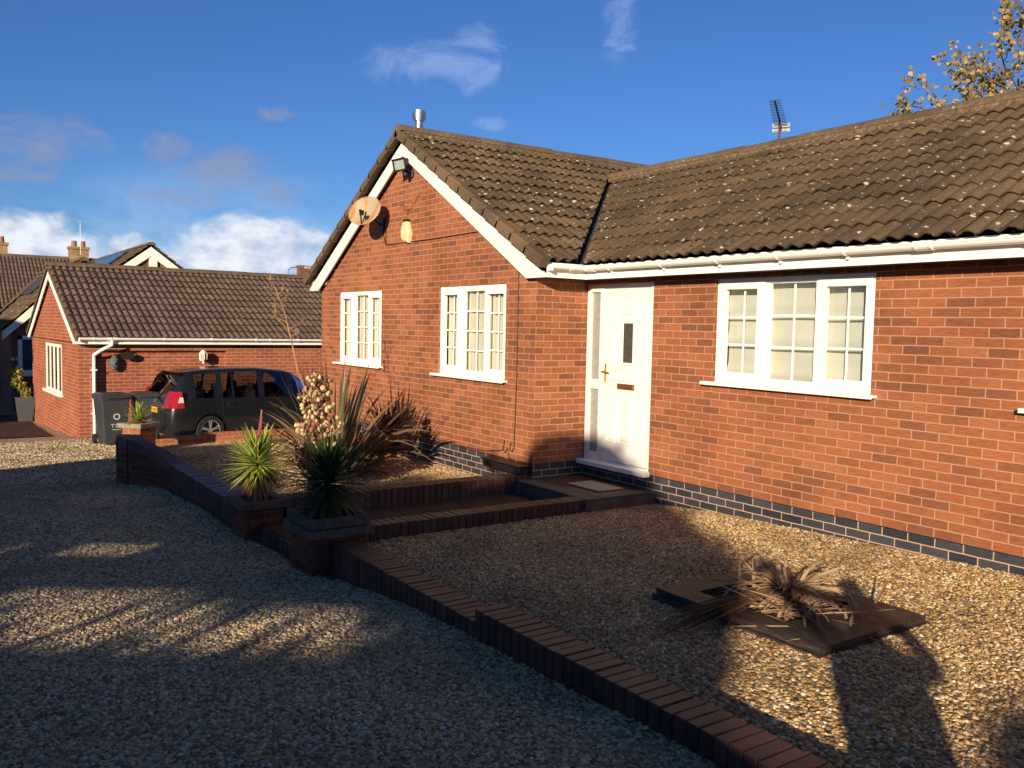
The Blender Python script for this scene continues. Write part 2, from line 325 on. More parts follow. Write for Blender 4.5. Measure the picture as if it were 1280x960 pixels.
BEDST = [(0, (.44, .29, .12)), (.18, (.58, .41, .19)), (.34, (.30, .16, .06)), (.46, (.66, .52, .31)), (.58, (.22, .165, .11)), (.68, (.50, .33, .13)), (.78, (.12, .09, .065)), (.88, (.38, .22, .09)), (.94, (.76, .68, .50))]
DRVST = [(0, (.46, .36, .21)), (.2, (.58, .46, .28)), (.38, (.30, .23, .14)), (.5, (.58, .48, .32)), (.62, (.20, .17, .13)), (.74, (.44, .32, .17)), (.84, (.12, .10, .08)), (.94, (.66, .60, .48))]
M_GB = gravelground('bed_gravel_ground', BEDST); M_GD = gravelground('drive_gravel_ground', DRVST)
M_SB = stonemat('golden_gravel', BEDST); M_SD = stonemat('grey_gravel', DRVST)

# ------------------------------------------------------------------ ground
GX = [-60, -30, -20.6, -18, -10, -8.3, -6.4, -5.25, -4.7, -3.7, -2.3, 0, 4, 60]
GZ = [-2.2, -1.4, -1.04, -.95, -.5, -.485, -.38, -.27, -.22, -.18, -.128, -.06, .0, .1]
def gz(x): return interp(x, GX, GZ)
def bedz(x): return interp(x, [-6.7, -5.8, -4, -3, -2, 1], [-.30, -.225, -.165, -.135, -.12, -.06])
def bed2z(x): return interp(x, [-14.4, -11, -8.2], [-.42, -.33, -.30])

def sheet(name, mat, xs, ys, zf, kind='structure', amp=0):
    mb = MB(); nx = len(xs)
    for y in ys:
        for x in xs:
            mb.v.append(Vector((x, y, zf(x, y) + (amp * noise.noise(Vector((x * 1.3, y * 1.3, 0))) if amp else 0))))
    for j in range(len(ys) - 1):
        for i in range(nx - 1):
            a = j * nx + i; mb.face((a, a + 1, a + nx + 1, a + nx))
    o = mb.build(name, mat, smooth=True); o['kind'] = kind
    return o
def fr(a, b, n): return [lerp(a, b, i / n) for i in range(n + 1)]
xs = [-600, -200, -100, -60, -45] + fr(-38, 8, 184) + [20, 60, 200, 600]
ys = [-600, -200, -60, -20] + fr(-10, 2.55, 50) + [2.66, 3, 6, 10, 20, 60, 200, 600]
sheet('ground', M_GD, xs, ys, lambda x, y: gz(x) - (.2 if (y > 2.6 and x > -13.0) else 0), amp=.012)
sheet('path', M_PAVE, [-8.03, -7.4, -7.0], [2.6, 4, 5.56], lambda x, y: -.31)

def stones(name, mat, regions, zf, density, rad, label, seed=1, amp=0):
    """a thin bed whose surface is covered with loose stones"""
    mb = MB()
    for (x0, x1, y0, y1) in regions:
        nx = max(1, int((x1 - x0) / .25)); ny = max(1, int((y1 - y0) / .25)); n0 = len(mb.v)
        for j in range(ny + 1):
            for i in range(nx + 1):
                x = lerp(x0, x1, i / nx); y = lerp(y0, y1, j / ny)
                mb.v.append(Vector((x, y, zf(x, y) + .003 + (amp * noise.noise(Vector((x * 1.3, y * 1.3, 0))) if amp else 0))))
        for j in range(ny):
            for i in range(nx):
                a = n0 + j * (nx + 1) + i; mb.face((a, a + 1, a + nx + 2, a + nx + 1))
    o = mb.build(name, [M_GB if mat is M_SB else M_GD, mat], smooth=True)
    tag(o, label, 'gravel', kind='stuff')
    g = bpy.data.node_groups.new(name + '_nodes', 'GeometryNodeTree')
    g.interface.new_socket(name='Geometry', in_out='INPUT', socket_type='NodeSocketGeometry')
    g.interface.new_socket(name='Geometry', in_out='OUTPUT', socket_type='NodeSocketGeometry')
    ns = g.nodes; ls = g.links
    gi = ns.new('NodeGroupInput'); go = ns.new('NodeGroupOutput')
    dp = ns.new('GeometryNodeDistributePointsOnFaces'); dp.distribute_method = 'RANDOM'; dp.inputs['Seed'].default_value = seed
    dp.inputs['Density'].default_value = density
    ls.new(gi.outputs[0], dp.inputs['Mesh'])
    ins = ns.new('GeometryNodeInstanceOnPoints'); ls.new(dp.outputs['Points'], ins.inputs['Points'])
    ico = ns.new('GeometryNodeMeshIcoSphere'); ico.inputs['Radius'].default_value = rad; ico.inputs['Subdivisions'].default_value = 2
    sp = ns.new('GeometryNodeSetPosition'); ls.new(ico.outputs['Mesh'], sp.inputs['Geometry'])
    nz = ns.new('ShaderNodeTexNoise'); nz.inputs['Scale'].default_value = 38; nz.inputs['Detail'].default_value = 1
    sb = ns.new('ShaderNodeVectorMath'); sb.operation = 'SUBTRACT'; sb.inputs[1].default_value = (.5, .5, .5); ls.new(nz.outputs['Color'], sb.inputs[0])
    sc = ns.new('ShaderNodeVectorMath'); sc.operation = 'SCALE'; sc.inputs['Scale'].default_value = rad * 1.3; ls.new(sb.outputs[0], sc.inputs[0]); ls.new(sc.outputs[0], sp.inputs['Offset'])
    tr = ns.new('GeometryNodeTransform'); tr.inputs['Scale'].default_value = (1, .78, .55); ls.new(sp.outputs[0], tr.inputs['Geometry'])
    sm = ns.new('GeometryNodeSetMaterial'); sm.inputs['Material'].default_value = mat; ls.new(tr.outputs[0], sm.inputs['Geometry'])
    ls.new(sm.outputs[0], ins.inputs['Instance'])
    rv = ns.new('FunctionNodeRandomValue'); rv.data_type = 'FLOAT_VECTOR'; rv.inputs[0].default_value = (-.7, -.7, 0); rv.inputs[1].default_value = (.7, .7, 6.28); rv.inputs['Seed'].default_value = seed
    ls.new(rv.outputs[0], ins.inputs['Rotation'])
    rs = ns.new('FunctionNodeRandomValue'); rs.data_type = 'FLOAT'; rs.inputs[2].default_value = .55; rs.inputs[3].default_value = 1.35; rs.inputs['Seed'].default_value = seed + 3
    ls.new(rs.outputs[1], ins.inputs['Scale'])
    jn = ns.new('GeometryNodeJoinGeometry'); ls.new(gi.outputs[0], jn.inputs[0]); ls.new(ins.outputs[0], jn.inputs[0])
    ls.new(jn.outputs[0], go.inputs[0])
    md = o.modifiers.new('stones', 'NODES'); md.node_group = g
    return o
DZ = lambda x, y: gz(x)
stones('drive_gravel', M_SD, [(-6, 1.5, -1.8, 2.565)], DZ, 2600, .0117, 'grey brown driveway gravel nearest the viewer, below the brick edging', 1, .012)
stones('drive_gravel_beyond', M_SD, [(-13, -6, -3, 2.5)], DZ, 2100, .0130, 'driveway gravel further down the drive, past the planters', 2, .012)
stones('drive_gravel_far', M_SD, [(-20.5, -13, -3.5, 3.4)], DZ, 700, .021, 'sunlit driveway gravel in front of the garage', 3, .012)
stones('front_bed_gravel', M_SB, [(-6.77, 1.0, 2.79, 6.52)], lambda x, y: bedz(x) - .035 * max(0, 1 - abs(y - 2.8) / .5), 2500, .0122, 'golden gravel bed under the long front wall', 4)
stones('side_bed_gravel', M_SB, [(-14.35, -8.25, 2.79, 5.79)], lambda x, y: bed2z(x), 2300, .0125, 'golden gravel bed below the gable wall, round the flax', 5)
tag(sheet('paving', M_PAVE, fr(-30, -21.5, 10), fr(-2.5, 2.35, 6), lambda x, y: gz(x) + .02 - .0), kind='structure')

# ------------------------------------------------------------------ roofs
def rollprof(t):
    d = abs(t - .5)
    return .040 * (max(0, math.cos(math.pi * d / .84))) ** .7 if d < .42 else 0.0
def tile_slope(mb, o, U, V, nu, nv, gauge=.34, per=.15, jit=.003, res=8, keep=None, t0=0, lip=.034, hr=1.0):
    """o: eave corner, U along eave, V up slope (unit). nu tiles (two rolls each) by nv courses"""
    o = Vector(o); U = Vector(U).normalized(); V = Vector(V).normalized(); Nn = U.cross(V).normalized()
    if Nn.z < 0: Nn = -Nn
    rnd = random.Random(nu * 31 + nv)
    for j in range(nv):
        for i in range(nu):
            if keep and not keep(o + U * ((i + .5) * per * 2) + V * ((j + .5) * gauge)): continue
            dh = rnd.uniform(-jit, jit); dv = rnd.uniform(-jit, jit) * 1.6; tl = rnd.uniform(-jit, jit)
            n = len(mb.v); K = 2 * res
            for row in range(4):
                for k in range(K + 1):
                    u = (k / res) * per; h = hr * rollprof((k % res) / res if k % res else 0)
                    hh = h + dh + tl * (k / K - .5)
                    if row == 0: vv = .045; hh = hh - .004
                    elif row == 1: vv = .004; hh = hh + lip - .013
                    elif row == 2: vv = 0; hh = hh + lip
                    else: vv = gauge + .03; hh = hh - .002
                    mb.v.append(o + U * (i * per * 2 + u * 1.0) + V * (j * gauge + vv + dv) + Nn * hh)
            for row in range(3):
                for k in range(K):
                    a = n + row * (K + 1) + k; mb.face((a, a + 1, a + K + 2, a + K + 1))
def clip(o, planes):
    bm = bmesh.new(); bm.from_mesh(o.data)
    for co, no in planes:
        bmesh.ops.bisect_plane(bm, geom=bm.verts[:] + bm.edges[:] + bm.faces[:], plane_co=co, plane_no=no, clear_outer=True)
    bm.to_mesh(o.data); bm.free()
def ridge_line(mb, a, b, r=.125, seg=.45, drop=.0):
    a = Vector(a); b = Vector(b); L = (b - a).length; d = (b - a).normalized(); n = int(L / seg) + 1
    side = Vector((0, 0, 1)).cross(d).normalized(); rnd = random.Random(5)
    for i in range(n):
        p0 = a + d * (i * seg); p1 = a + d * min(L, (i + 1) * seg - .012); k0 = len(mb.v); dz = rnd.uniform(-.006, .006)
        for P in (p0, p1):
            for w in range(9):
                t = math.pi * (w / 8); mb.v.append(P + side * (r * math.cos(t)) + Vector((0, 0, .75 * r * math.sin(t) - r * .42 + dz)))
        for w in range(8): mb.face((k0 + w, k0 + 9 + w, k0 + 10 + w, k0 + w + 1))
        mb.face([k0 + w for w in range(9)]); mb.face([k0 + 17 - w for w in range(9)])

PIT = .565; CS = 1 / math.sqrt(1 + PIT * PIT); SN = PIT * CS
house = thing('bungalow', 'long red brick bungalow with white door, front gable and brown tiled roof', 'house', (-8.03, 6.5, 0))
HM = Matrix.Translation(house.location).inverted()
def hp(mb, name, mat, par=None, **k):
    o = mb.build(name, mat, **k)
    par = par or house
    o.parent = par; o.matrix_parent_inverse = par.matrix_world.inverted() if par is not house else HM
    return o

# walls with openings: (a0,a1,z0,z1) rects in wall coordinates
def wall(mb, p0, p1, z0, z1, ops, depth=.1, inward=Vector((0, 1, 0))):
    p0 = Vector(p0); p1 = Vector(p1); L = (p1 - p0).length; d = (p1 - p0).normalized()
    us = sorted({0, L} | {o[0] for o in ops} | {o[1] for o in ops}); zs = sorted({z0, z1} | {o[2] for o in ops} | {o[3] for o in ops})
    P = lambda u, z, k=0: p0 + d * u + Vector((0, 0, z)) + inward * k
    for i in range(len(us) - 1):
        for j in range(len(zs) - 1):
            um = (us[i] + us[i + 1]) / 2; zm = (zs[j] + zs[j + 1]) / 2
            if any(o[0] < um < o[1] and o[2] < zm < o[3] for o in ops): continue
            mb.quad(P(us[i], zs[j]), P(us[i + 1], zs[j]), P(us[i + 1], zs[j + 1]), P(us[i], zs[j + 1]))
    for (a, b, c, e) in ops:
        mb.quad(P(a, c), P(a, e), P(a, e, depth), P(a, c, depth)); mb.quad(P(b, e), P(b, c), P(b, c, depth), P(b, e, depth))
        mb.quad(P(a, e), P(b, e), P(b, e, depth), P(a, e, depth)); mb.quad(P(b, c), P(a, c), P(a, c, depth), P(b, c, depth))
XG0, XG1, YG, YF = -14.43, -8.03, 5.80, 6.528
w1 = (-13.66, -12.05, .93, 2.1); w2 = (-10.27, -8.645, .93, 2.1); w3 = (-5.99, -4.245, 1.075, 2.1); w4 = (-2.93, -1.2, 1.075, 2.1); dr = (-8.03, -6.875, .0, 2.1)
mb = MB()
wall(mb, (XG0, YG, 0), (XG1, YG, 0), 0, 2.14, [(a[0] - XG0, a[1] - XG0, a[2], a[3]) for a in (w1, w2)])
XA = (XG0 + XG1) / 2; ZA = 2.14 + (XG1 - XA) * PIT + .04
mb.poly([(XG0, YG, 2.14), (XG1, YG, 2.14), (XA, YG, ZA)])
wall(mb, (XG1, YF, 0), (3.0, YF, 0), 0, 2.2, [(0, dr[1] - dr[0], 0, 2.1)] + [(a[0] - XG1, a[1] - XG1, a[2], a[3]) for a in (w3, w4)])
hp(mb, 'wall', M_RED)
mb = MB()
wall(mb, (XG1, YG, 0), (XG1, YF, 0), 0, 2.2, [], inward=Vector((-1, 0, 0)))
wall(mb, (XG0, 13.5, 0), (XG0, YG, 0), 0, 2.14, [], inward=Vector((1, 0, 0)))
wall(mb, (3, YF, 0), (3, 12, 0), 0, 2.2, [], inward=Vector((-1, 0, 0)))
wall(mb, (3, 12, 0), (XG1, 12, 0), 0, 2.2, [])
wall(mb, (XG1, 13.5, 0), (XG0, 13.5, 0), 0, 2.14, []); mb.poly([(XG0, 13.5, 2.14), (XG1, 13.5, 2.14), (XA, 13.5, ZA)])
mb.poly([(3, YF, 2.2), (3, 12, 2.2), (3, 9.05, 3.85)])
hp(mb, 'side_wall', M_RED)
mb = MB(); zb = -.75
wall(mb, (XG0, YG, 0), (XG1, YG, 0), zb, 0, []); wall(mb, (XG1, YG, 0), (XG1, YF, 0), zb, 0, [])
wall(mb, (XG1, YF, 0), (3, YF, 0), zb, 0, []); wall(mb, (XG0, 13.5, 0), (XG0, YG, 0), zb - .4, 0, [])
hp(mb, 'plinth', M_BLUE)
mb = MB(); mb.box(XG0 - .004, XG1 + .004, YG - .004, YG + .01, -.004, .003); mb.box(XG1 - .01, 3, YF - .004, YF + .01, -.004, .003); mb.box(XG1, XG1 + .004, YG, YF - .006, -.004, .003)
hp(mb, 'damp_course', M_BLACK)

# gable roof
YB = 5.64; XE = -7.69; XW = 2 * XA - XE; ZE = 2.30; NCG = 12
mb = MB(); Vg = Vector((-1, 0, PIT)).normalized(); slopeL = (XE - XA) / CS
tile_slope(mb, (XE, YB + .06, ZE), (0, 1, 0), Vg, 23, NCG, gauge=slopeL / NCG)
o = hp(mb, 'roof', M_TILE)
vp = Vector((-7.60 + .075, 6.10, 0)); vn = Vector((1, 1, 0)).normalized()     # valley line at 45 degrees
bm = bmesh.new(); bm.from_mesh(o.data)
far = [f for f in bm.faces if f.calc_center_median().y > 9.3]
bmesh.ops.bisect_plane(bm, geom=bm.verts[:] + bm.edges[:] + bm.faces[:], plane_co=(0, 9.25, 0), plane_no=(0, 1, 0))
geo = [f for f in bm.faces if f.calc_center_median().y < 9.25]
gg = set(geo); 
for f in geo: gg |= set(f.verts) | set(f.edges)
vq = Vector((XE - .07, 6.18, 0))
bmesh.ops.bisect_plane(bm, geom=list(gg), plane_co=vq, plane_no=vn, clear_outer=True)
bm.to_mesh(o.data); bm.free()
mb = MB(); tile_slope(mb, (XW, 13.5, ZE), (0, -1, 0), Vector((1, 0, PIT)).normalized(), 26, NCG, gauge=slopeL / NCG, res=5)
hp(mb, 'roof', M_TILE)
# main roof, front and back slopes
YE = 6.18; YR = 9.05; sl = (YR - YE) / CS; NC = 10
mb = MB(); tile_slope(mb, (-11.2, YE, ZE), (1, 0, 0), (0, 1, PIT), 48, NC, gauge=sl / NC, lip=.021, jit=.004, hr=.80)
o = hp(mb, 'roof', M_TILE)
clip(o, [(Vector((XE + .03, 6.18, 0)), Vector((-1, -1, 0)).normalized())])
mb = MB(); tile_slope(mb, (3.2, 2 * YR - YE, ZE), (-1, 0, 0), (0, -1, PIT), 48, NC, gauge=sl / NC, res=4)
hp(mb, 'roof', M_TILE)
mb = MB()   # lead valley trough
for k in range(1):
    a = Vector((XE, 6.12, ZE - .05)); b = Vector((XA, 6.18 + (XE - XA), ZE - .05 + (XE - XA) * PIT)); q = Vector((.16, .16, .0))
    mb.quad(a - q + Vector((0, 0, .04)), a, b, b - q + Vector((0, 0, .04))); mb.quad(a, a + q + Vector((0, 0, .04)), b + q + Vector((0, 0, .04)), b)
hp(mb, 'valley', M_LEAD)
mb = MB(); ZRG = ZE + (XE - XA) * PIT; ridge_line(mb, (XA, YB - .02, ZRG + .06), (XA, 13.4, ZRG + .06), r=.135)
hp(mb, 'ridge_tiles', M_RIDGE)
mb = MB(); ZRM = ZE + (YR - YE) * PIT; ridge_line(mb, (-10.55, YR, ZRM + .06), (3.1, YR, ZRM + .06), r=.13)
hp(mb, 'ridge_tiles', M_RIDGE)
M_BEDM = simple('ridge_mortar', (.16, .105, .065), rough=.95, var=.5, scale=22, bump=1, bscale=40)
mb = MB(); q_ = [(-.135, -.075), (.135, -.075), (.118, .02), (-.118, .02)]
mb.prism(q_, (XA, YB + .02, ZRG + .02), (XA, 13.3, ZRG + .02)); mb.prism(q_, (-10.5, YR, ZRM + .015), (3.1, YR, ZRM + .015))
hp(mb, 'ridge_bedding', M_BEDM)
# cloaked verge tiles stepping up both sides of the gable
mb = MB(); g = slopeL / NCG
for side in (1, -1):
    for j in range(NCG):
        x = (XE - XA) * 1.0
        base = Vector((XE if side == 1 else XW, 0, ZE)); V = Vector((-side, 0, PIT)).normalized(); Nn = Vector((side * PIT, 0, 1)).normalized()
        a = base + V * (j * g - .015); L = g + .03
        y0, y1 = YB - .045, YB + .075
        t0 = .060; t1 = .036; lo = -.062
        pr = []
        for y, hh in ((y0, lo), (y0, t0 - .02), (y0 + .03, t0), (y1, t0)): pr.append((y, hh))
        n = len(mb.v)
        for s_, dh in ((0, 0), (L, -(t0 - t1))):
            for (y, hh) in pr: mb.v.append(Vector((0, y, 0)) + a + V * s_ + Nn * (hh + (dh if hh > 0 else dh * .6)))
            mb.v.append(Vector((0, y1, 0)) + a + V * s_ + Nn * lo)
        for k in range(5):
            l = (k + 1) % 5; mb.face((n + k, n + l, n + 5 + l, n + 5 + k))
        mb.face((n, n + 1, n + 2, n + 3, n + 4)); mb.face((n + 9, n + 8, n + 7, n + 6, n + 5))
hp(mb, 'verge_tiles', M_TILEV)
# bargeboards
mb = MB(); yb0, yb1 = 5.70, 5.722
zf = 2.137
def barge(mb, xf, xa, za, side, w=.165, y0=yb0, y1=yb1, pit=PIT, zfoot=2.137, xin=None):
    # outer edge from foot tip to apex, inner edge parallel
    zt = za; top0 = zt - abs(xf - xa) * pit
    pts = [(xf, max(zfoot, top0 - .01)), (xa, zt), (xa, zt - w * math.sqrt(1 + pit * pit)), (xin, zfoot), (xf, zfoot)]
    if side < 0: pts = pts[::-1]
    f = [(p[0], y0, p[1]) for p in pts]; b = [(p[0], y1, p[1]) for p in pts]
    mb.poly(f); mb.poly(b[::-1])
    for i in range(5):
        j = (i + 1) % 5; mb.quad(f[j], f[i], b[i], b[j])
barge(mb, -7.715, XA, 4.165, -1, xin=-8.10); barge(mb, 2 * XA + 7.715, XA, 4.165, 1, xin=2 * XA + 8.10)
hp(mb, 'bargeboard', M_UPVC2)
mb = MB()   # dark soffits under verges and eaves
for s_ in (1, -1):
    x0 = XA; x1 = XA + s_ * 3.22
    mb.quad((x0, yb1, 4.0), (x1, yb1, 4.0 - 3.22 * PIT), (x1, YG + .02, 4.0 - 3.22 * PIT), (x0, YG + .02, 4.0))
mb.box(-7.99, -7.735, yb1 + .003, 6.3, 2.142, 2.16); mb.box(-8.02, 3.0, 6.295, YF + .05, 2.142, 2.16)
mb.box(XW + .05, XG0 + .02, yb1 + .003, 13.5, 2.142, 2.16)
hp(mb, 'soffit', M_SOFFIT)
mb = MB()
mb.box(-7.735, -7.715, yb1 + .002, 6.272, 2.137, 2.30); mb.box(-7.735, 3.05, 6.272, 6.292, 2.137, 2.30)
hp(mb, 'fascia', M_UPVC)
mb = MB(); mb.box(XW + .1, XW + .12, yb1 + .002, 13.5, 2.137, 2.30); hp(mb, 'fascia', M_UPVC)
# gutter: half round trough with brackets and unions
def gutter(mb, a, b, w=.112, seg=8, flip=1):
    pr = [(-w / 2 * math.cos(math.pi * i / seg), -.052 * math.sin(math.pi * i / seg) ** .7) for i in range(seg + 1)]
    pr += [(w / 2 - .012 if i == 0 else -(w / 2 - .012), 0) for i in range(2)]
    pin = [(p[0] * .93, p[1] * .93 + .001) for p in pr[:seg + 1]][::-1]
    mb.prism(pr[:seg + 1] + pin, a, b)
    for s_ in (-1, 1): mb.prism([(s_ * w / 2 - .004, -.012), (s_ * w / 2 + .004, -.012), (s_ * w / 2 + .004, .004), (s_ * w / 2 - .004, .004)], a, b)
gzt = 2.272; gy = 6.222; gx = -7.662
mb = MB(); gutter(mb, (gx, 5.72, gzt), (gx, gy, gzt)); gutter(mb, (gx, gy, gzt), (3.1, gy, gzt))
mb.box(gx - .06, gx + .06, 5.705, 5.722, gzt - .07, gzt + .003, bev=.008)
def coll(mb, c, ax, L=.12, r=.061):
    pr = [(-r * math.cos(math.pi * i / 8), -.058 * math.sin(math.pi * i / 8) ** .7) for i in range(9)] + [(r, .012), (-r, .012)]
    c = Vector(c); ax = Vector(ax); mb.prism(pr, c - ax * L / 2, c + ax * L / 2)
coll(mb, (gx, 6.0, gzt), (0, 1, 0), .05); coll(mb, (gx + .10, gy, gzt), (1, 0, 0), .14); coll(mb, (-3.65, gy, gzt), (1, 0, 0), .11); coll(mb, (-3.71, gy, gzt), (1, 0, 0), .02, .068); coll(mb, (-3.59, gy, gzt), (1, 0, 0), .02, .068)
for bx in (-7.25, -6.45, -5.70, -5.00, -4.33, -2.9, -2.1, -1.2, -.3): coll(mb, (bx, gy, gzt), (1, 0, 0), .025, .064); mb.box(bx - .012, bx + .012, gy + .02, 6.275, gzt - .085, gzt - .04)
hp(mb, 'gutter', M_UPVC, smooth=False)
# steel flue through the gable ridge
fl = (XA, 5.97); mb = MB()
mb.cyl((fl[0], fl[1], 4.25), (fl[0], fl[1], 4.53), .062, .056, 20)
for k, r in enumerate((.088, .097, .097, .097, .085)): mb.cyl((fl[0], fl[1], 4.52 + k * .026), (fl[0], fl[1], 4.541 + k * .026), r, r, 20)
mb.cyl((fl[0], fl[1], 4.5), (fl[0], fl[1], 4.64), .075, .075, 20)
hp(mb, 'flue', M_STEEL)

# ---------------------------------------------------------------- windows
def bars(mb, x0, x1, z0, z1, y0, y1, xsn, zsn, w=.018):
    for x in xsn: mb.box(x - w / 2, x + w / 2, y0, y1, z0, z1)
    for z in zsn: mb.box(x0, x1, y0 + .001, y1 + .001, z - w / 2, z + w / 2)
def rim(mb, X0, X1, Z0, Z1, gx0, gx1, gz0, gz1, y0, y1, bev=.004):
    mb.box(X0, gx0, y0, y1, Z0, Z1, bev=bev); mb.box(gx1, X1, y0, y1, Z0, Z1, bev=bev)
    mb.box(gx0 - .001, gx1 + .001, y0 + .001, y1, Z0, gz0, bev=bev); mb.box(gx0 - .001, gx1 + .001, y0 + .001, y1, gz1, Z1, bev=bev)
def window(y, X0, X1, Z0, Z1, lights, vb, hb, sill, curtain=None, par=None, build=None):
    """lights: (leaf x0, x1, glass x0, x1, z0, z1, opener?)"""
    build = build or hp
    mb = MB(); f0 = y + .022
    # outer frame
    mb.box(X0 + .003, X0 + .055, f0, f0 + .07, Z0, Z1 - .003, bev=.004); mb.box(X1 - .055, X1 - .003, f0, f0 + .07, Z0, Z1 - .003, bev=.004)
    mb.box(X0 + .05, X1 - .05, f0 + .001, f0 + .07, Z0, Z0 + .05, bev=.004); mb.box(X0 + .05, X1 - .05, f0 + .001, f0 + .07, Z1 - .053, Z1 - .003, bev=.004)
    for i in range(len(lights) - 1): xm = (lights[i][1] + lights[i + 1][0]) / 2; mb.box(xm - .028, xm + .028, f0 + .002, f0 + .07, Z0 + .04, Z1 - .04)
    fr_ = build(mb, 'window', M_UPVC)
    for (l0, l1, g0, g1, z0, z1, op) in lights:
        mb = MB()
        yy = f0 - .014 if op else f0 + .012
        rim(mb, l0, l1, Z0 + (.028 if op else .045), Z1 - (.028 if op else .045), g0, g1, z0, z1, yy, f0 + .05)
        build(mb, 'sash', M_UPVC, fr_)
        mb = MB(); bars(mb, g0, g1, z0, z1, f0 + .045, f0 + .053, [lerp(g0, g1, (k + 1) / vb) for k in range(vb - 1)], [lerp(z0, z1, (k + 1) / hb) for k in range(hb - 1)])
        build(mb, 'glazing_bars', M_UPVC, fr_)
        mb = MB(); mb.quad((g0, f0 + .058, z0), (g1, f0 + .058, z0), (g1, f0 + .058, z1), (g0, f0 + .058, z1)); build(mb, 'pane', M_GLASS, fr_)
    mb = MB(); mb.box(X0 - .11, X1 + .06, y - .075, y + .02, Z0 - .022, Z0 + .004, bev=.005); mb.box(X0 - .105, X1 + .055, y - .078, y - .068, Z0 - .03, Z0 - .005, bev=.002)
    build(mb, 'sill', M_UPVC, fr_)
    mb = MB(); d = y + .35
    if curtain == 'drape':
        rnd = random.Random(int(abs(X0) * 10)); cy = y + .125
        for (a, b) in ((X0 + .05, X1 - .02),):
            n = 120
            for k in range(n):
                u0 = lerp(a, b, k / n); u1 = lerp(a, b, (k + 1) / n)
                fy = lambda u: cy + .028 * math.sin(u * 46) + .015 * math.sin(u * 103 + 1)
                mb.quad((u0, fy(u0), Z0), (u1, fy(u1), Z0), (u1, fy(u1), Z1), (u0, fy(u0), Z1))
        build(mb, 'curtain', M_CURT, fr_, smooth=True)
    else:
        cy = y + .17; n = 5   # roman blind with soft horizontal folds
        zz = [Z1 - (Z1 - Z0) * k / 40 for k in range(41)]
        fy = lambda z: cy - .02 * abs(math.sin((z - Z0) / (Z1 - Z0) * math.pi * 3.2 + .4)) ** 6
        xx = fr(X0 + .04, X1 - .0, 24)
        for i in range(40):
            for k in range(24):
                w_ = lambda x, z: .006 * math.sin(x * 9 + z * 4)
                mb.quad((xx[k], fy(zz[i]) + w_(xx[k], zz[i]), zz[i]), (xx[k], fy(zz[i + 1]) + w_(xx[k], zz[i + 1]), zz[i + 1]), (xx[k + 1], fy(zz[i + 1]) + w_(xx[k + 1], zz[i + 1]), zz[i + 1]), (xx[k + 1], fy(zz[i]) + w_(xx[k + 1], zz[i]), zz[i]))
        build(mb, 'blind', M_BLIND, fr_, smooth=True)
    mb = MB(); mb.box(X0 - .1, X1 + .1, y + .10, y + .9, Z0 - .1, Z1 + .05)
    mb.f = [f for f in mb.f]; del mb.f[2], mb.uv[2], mb.mi[2]          # room behind, open to the window
    build(mb, 'room', M_ROOM, fr_)
    return fr_
window(YG, *w1, [(w1[0] + .03, -13.165, -13.59, -13.225, 1.04, 1.985, True), (-13.165, -12.545, -13.065, -12.595, 1.02, 2.03, False), (-12.545, w1[1] - .03, -12.485, -12.145, 1.055, 1.985, True)], 2, 4, True, 'drape')
window(YG, *w2, [(w2[0] + .03, -9.75, -10.165, -9.81, 1.055, 1.985, True), (-9.75, -9.13, -9.645, -9.165, 1.01, 2.025, False), (-9.13, w2[1] - .03, -9.09, -8.715, 1.05, 1.98, True)], 2, 4, True, 'drape')
window(YF, *w3, [(w3[0] + .03, -5.405, -5.875, -5.485, 1.185, 1.99, True), (-5.405, -4.81, -5.345, -4.85, 1.145, 2.035, False), (-4.81, w3[1] - .03, -4.735, -4.34, 1.185, 1.99, True)], 2, 3, True, 'blind')
window(YF, *w4, [(w4[0] + .03, -2.35, -2.82, -2.43, 1.185, 1.99, True), (-2.35, -1.78, -2.29, -1.8, 1.145, 2.035, False), (-1.78, w4[1] - .03, -1.7, -1.3, 1.185, 1.99, True)], 2, 3, True, 'blind')

# ---------------------------------------------------------------- front door with side light
yd = YF + .02; mb = MB()
mb.box(-8.02, -7.955, yd, yd + .07, .03, 2.097, bev=.004); mb.box(-6.935, -6.877, yd, yd + .07, .03, 2.097, bev=.004)
mb.box(-7.96, -6.93, yd + .001, yd + .07, 2.045, 2.097, bev=.004); mb.box(-7.785, -7.735, yd + .001, yd + .07, .03, 2.05, bev=.004)
mb.box(-7.96, -7.78, yd + .002, yd + .07, .03, .125, bev=.004); mb.box(-7.96, -7.78, yd + .002, yd + .07, .87, .985, bev=.004); mb.box(-7.96, -7.78, yd + .002, yd + .07, 2.005, 2.05, bev=.004)
dframe = hp(mb, 'door_frame', M_DOOR)
mb = MB(); mb.quad((-7.957, yd + .035, .125), (-7.783, yd + .035, .125), (-7.783, yd + .035, .87), (-7.957, yd + .035, .87)); mb.quad((-7.957, yd + .035, .985), (-7.783, yd + .035, .985), (-7.783, yd + .035, 2.005), (-7.957, yd + .035, 2.005))
hp(mb, 'pane', M_OBSC, dframe)
mb = MB(); mb.box(-8.11, -6.855, YF - .09, yd + .05, -.028, .028, bev=.006); mb.box(-8.0, -6.88, yd - .01, yd + .06, .028, .045)
hp(mb, 'threshold', M_UPVC, dframe)
yl = yd + .012; mb = MB(); X0, X1, Z0, Z1 = -7.732, -6.938, .05, 2.042
mb.box(X0, X1, yl, yl + .045, Z0, Z1, bev=.004)
door = hp(mb, 'front_door', M_DOOR)
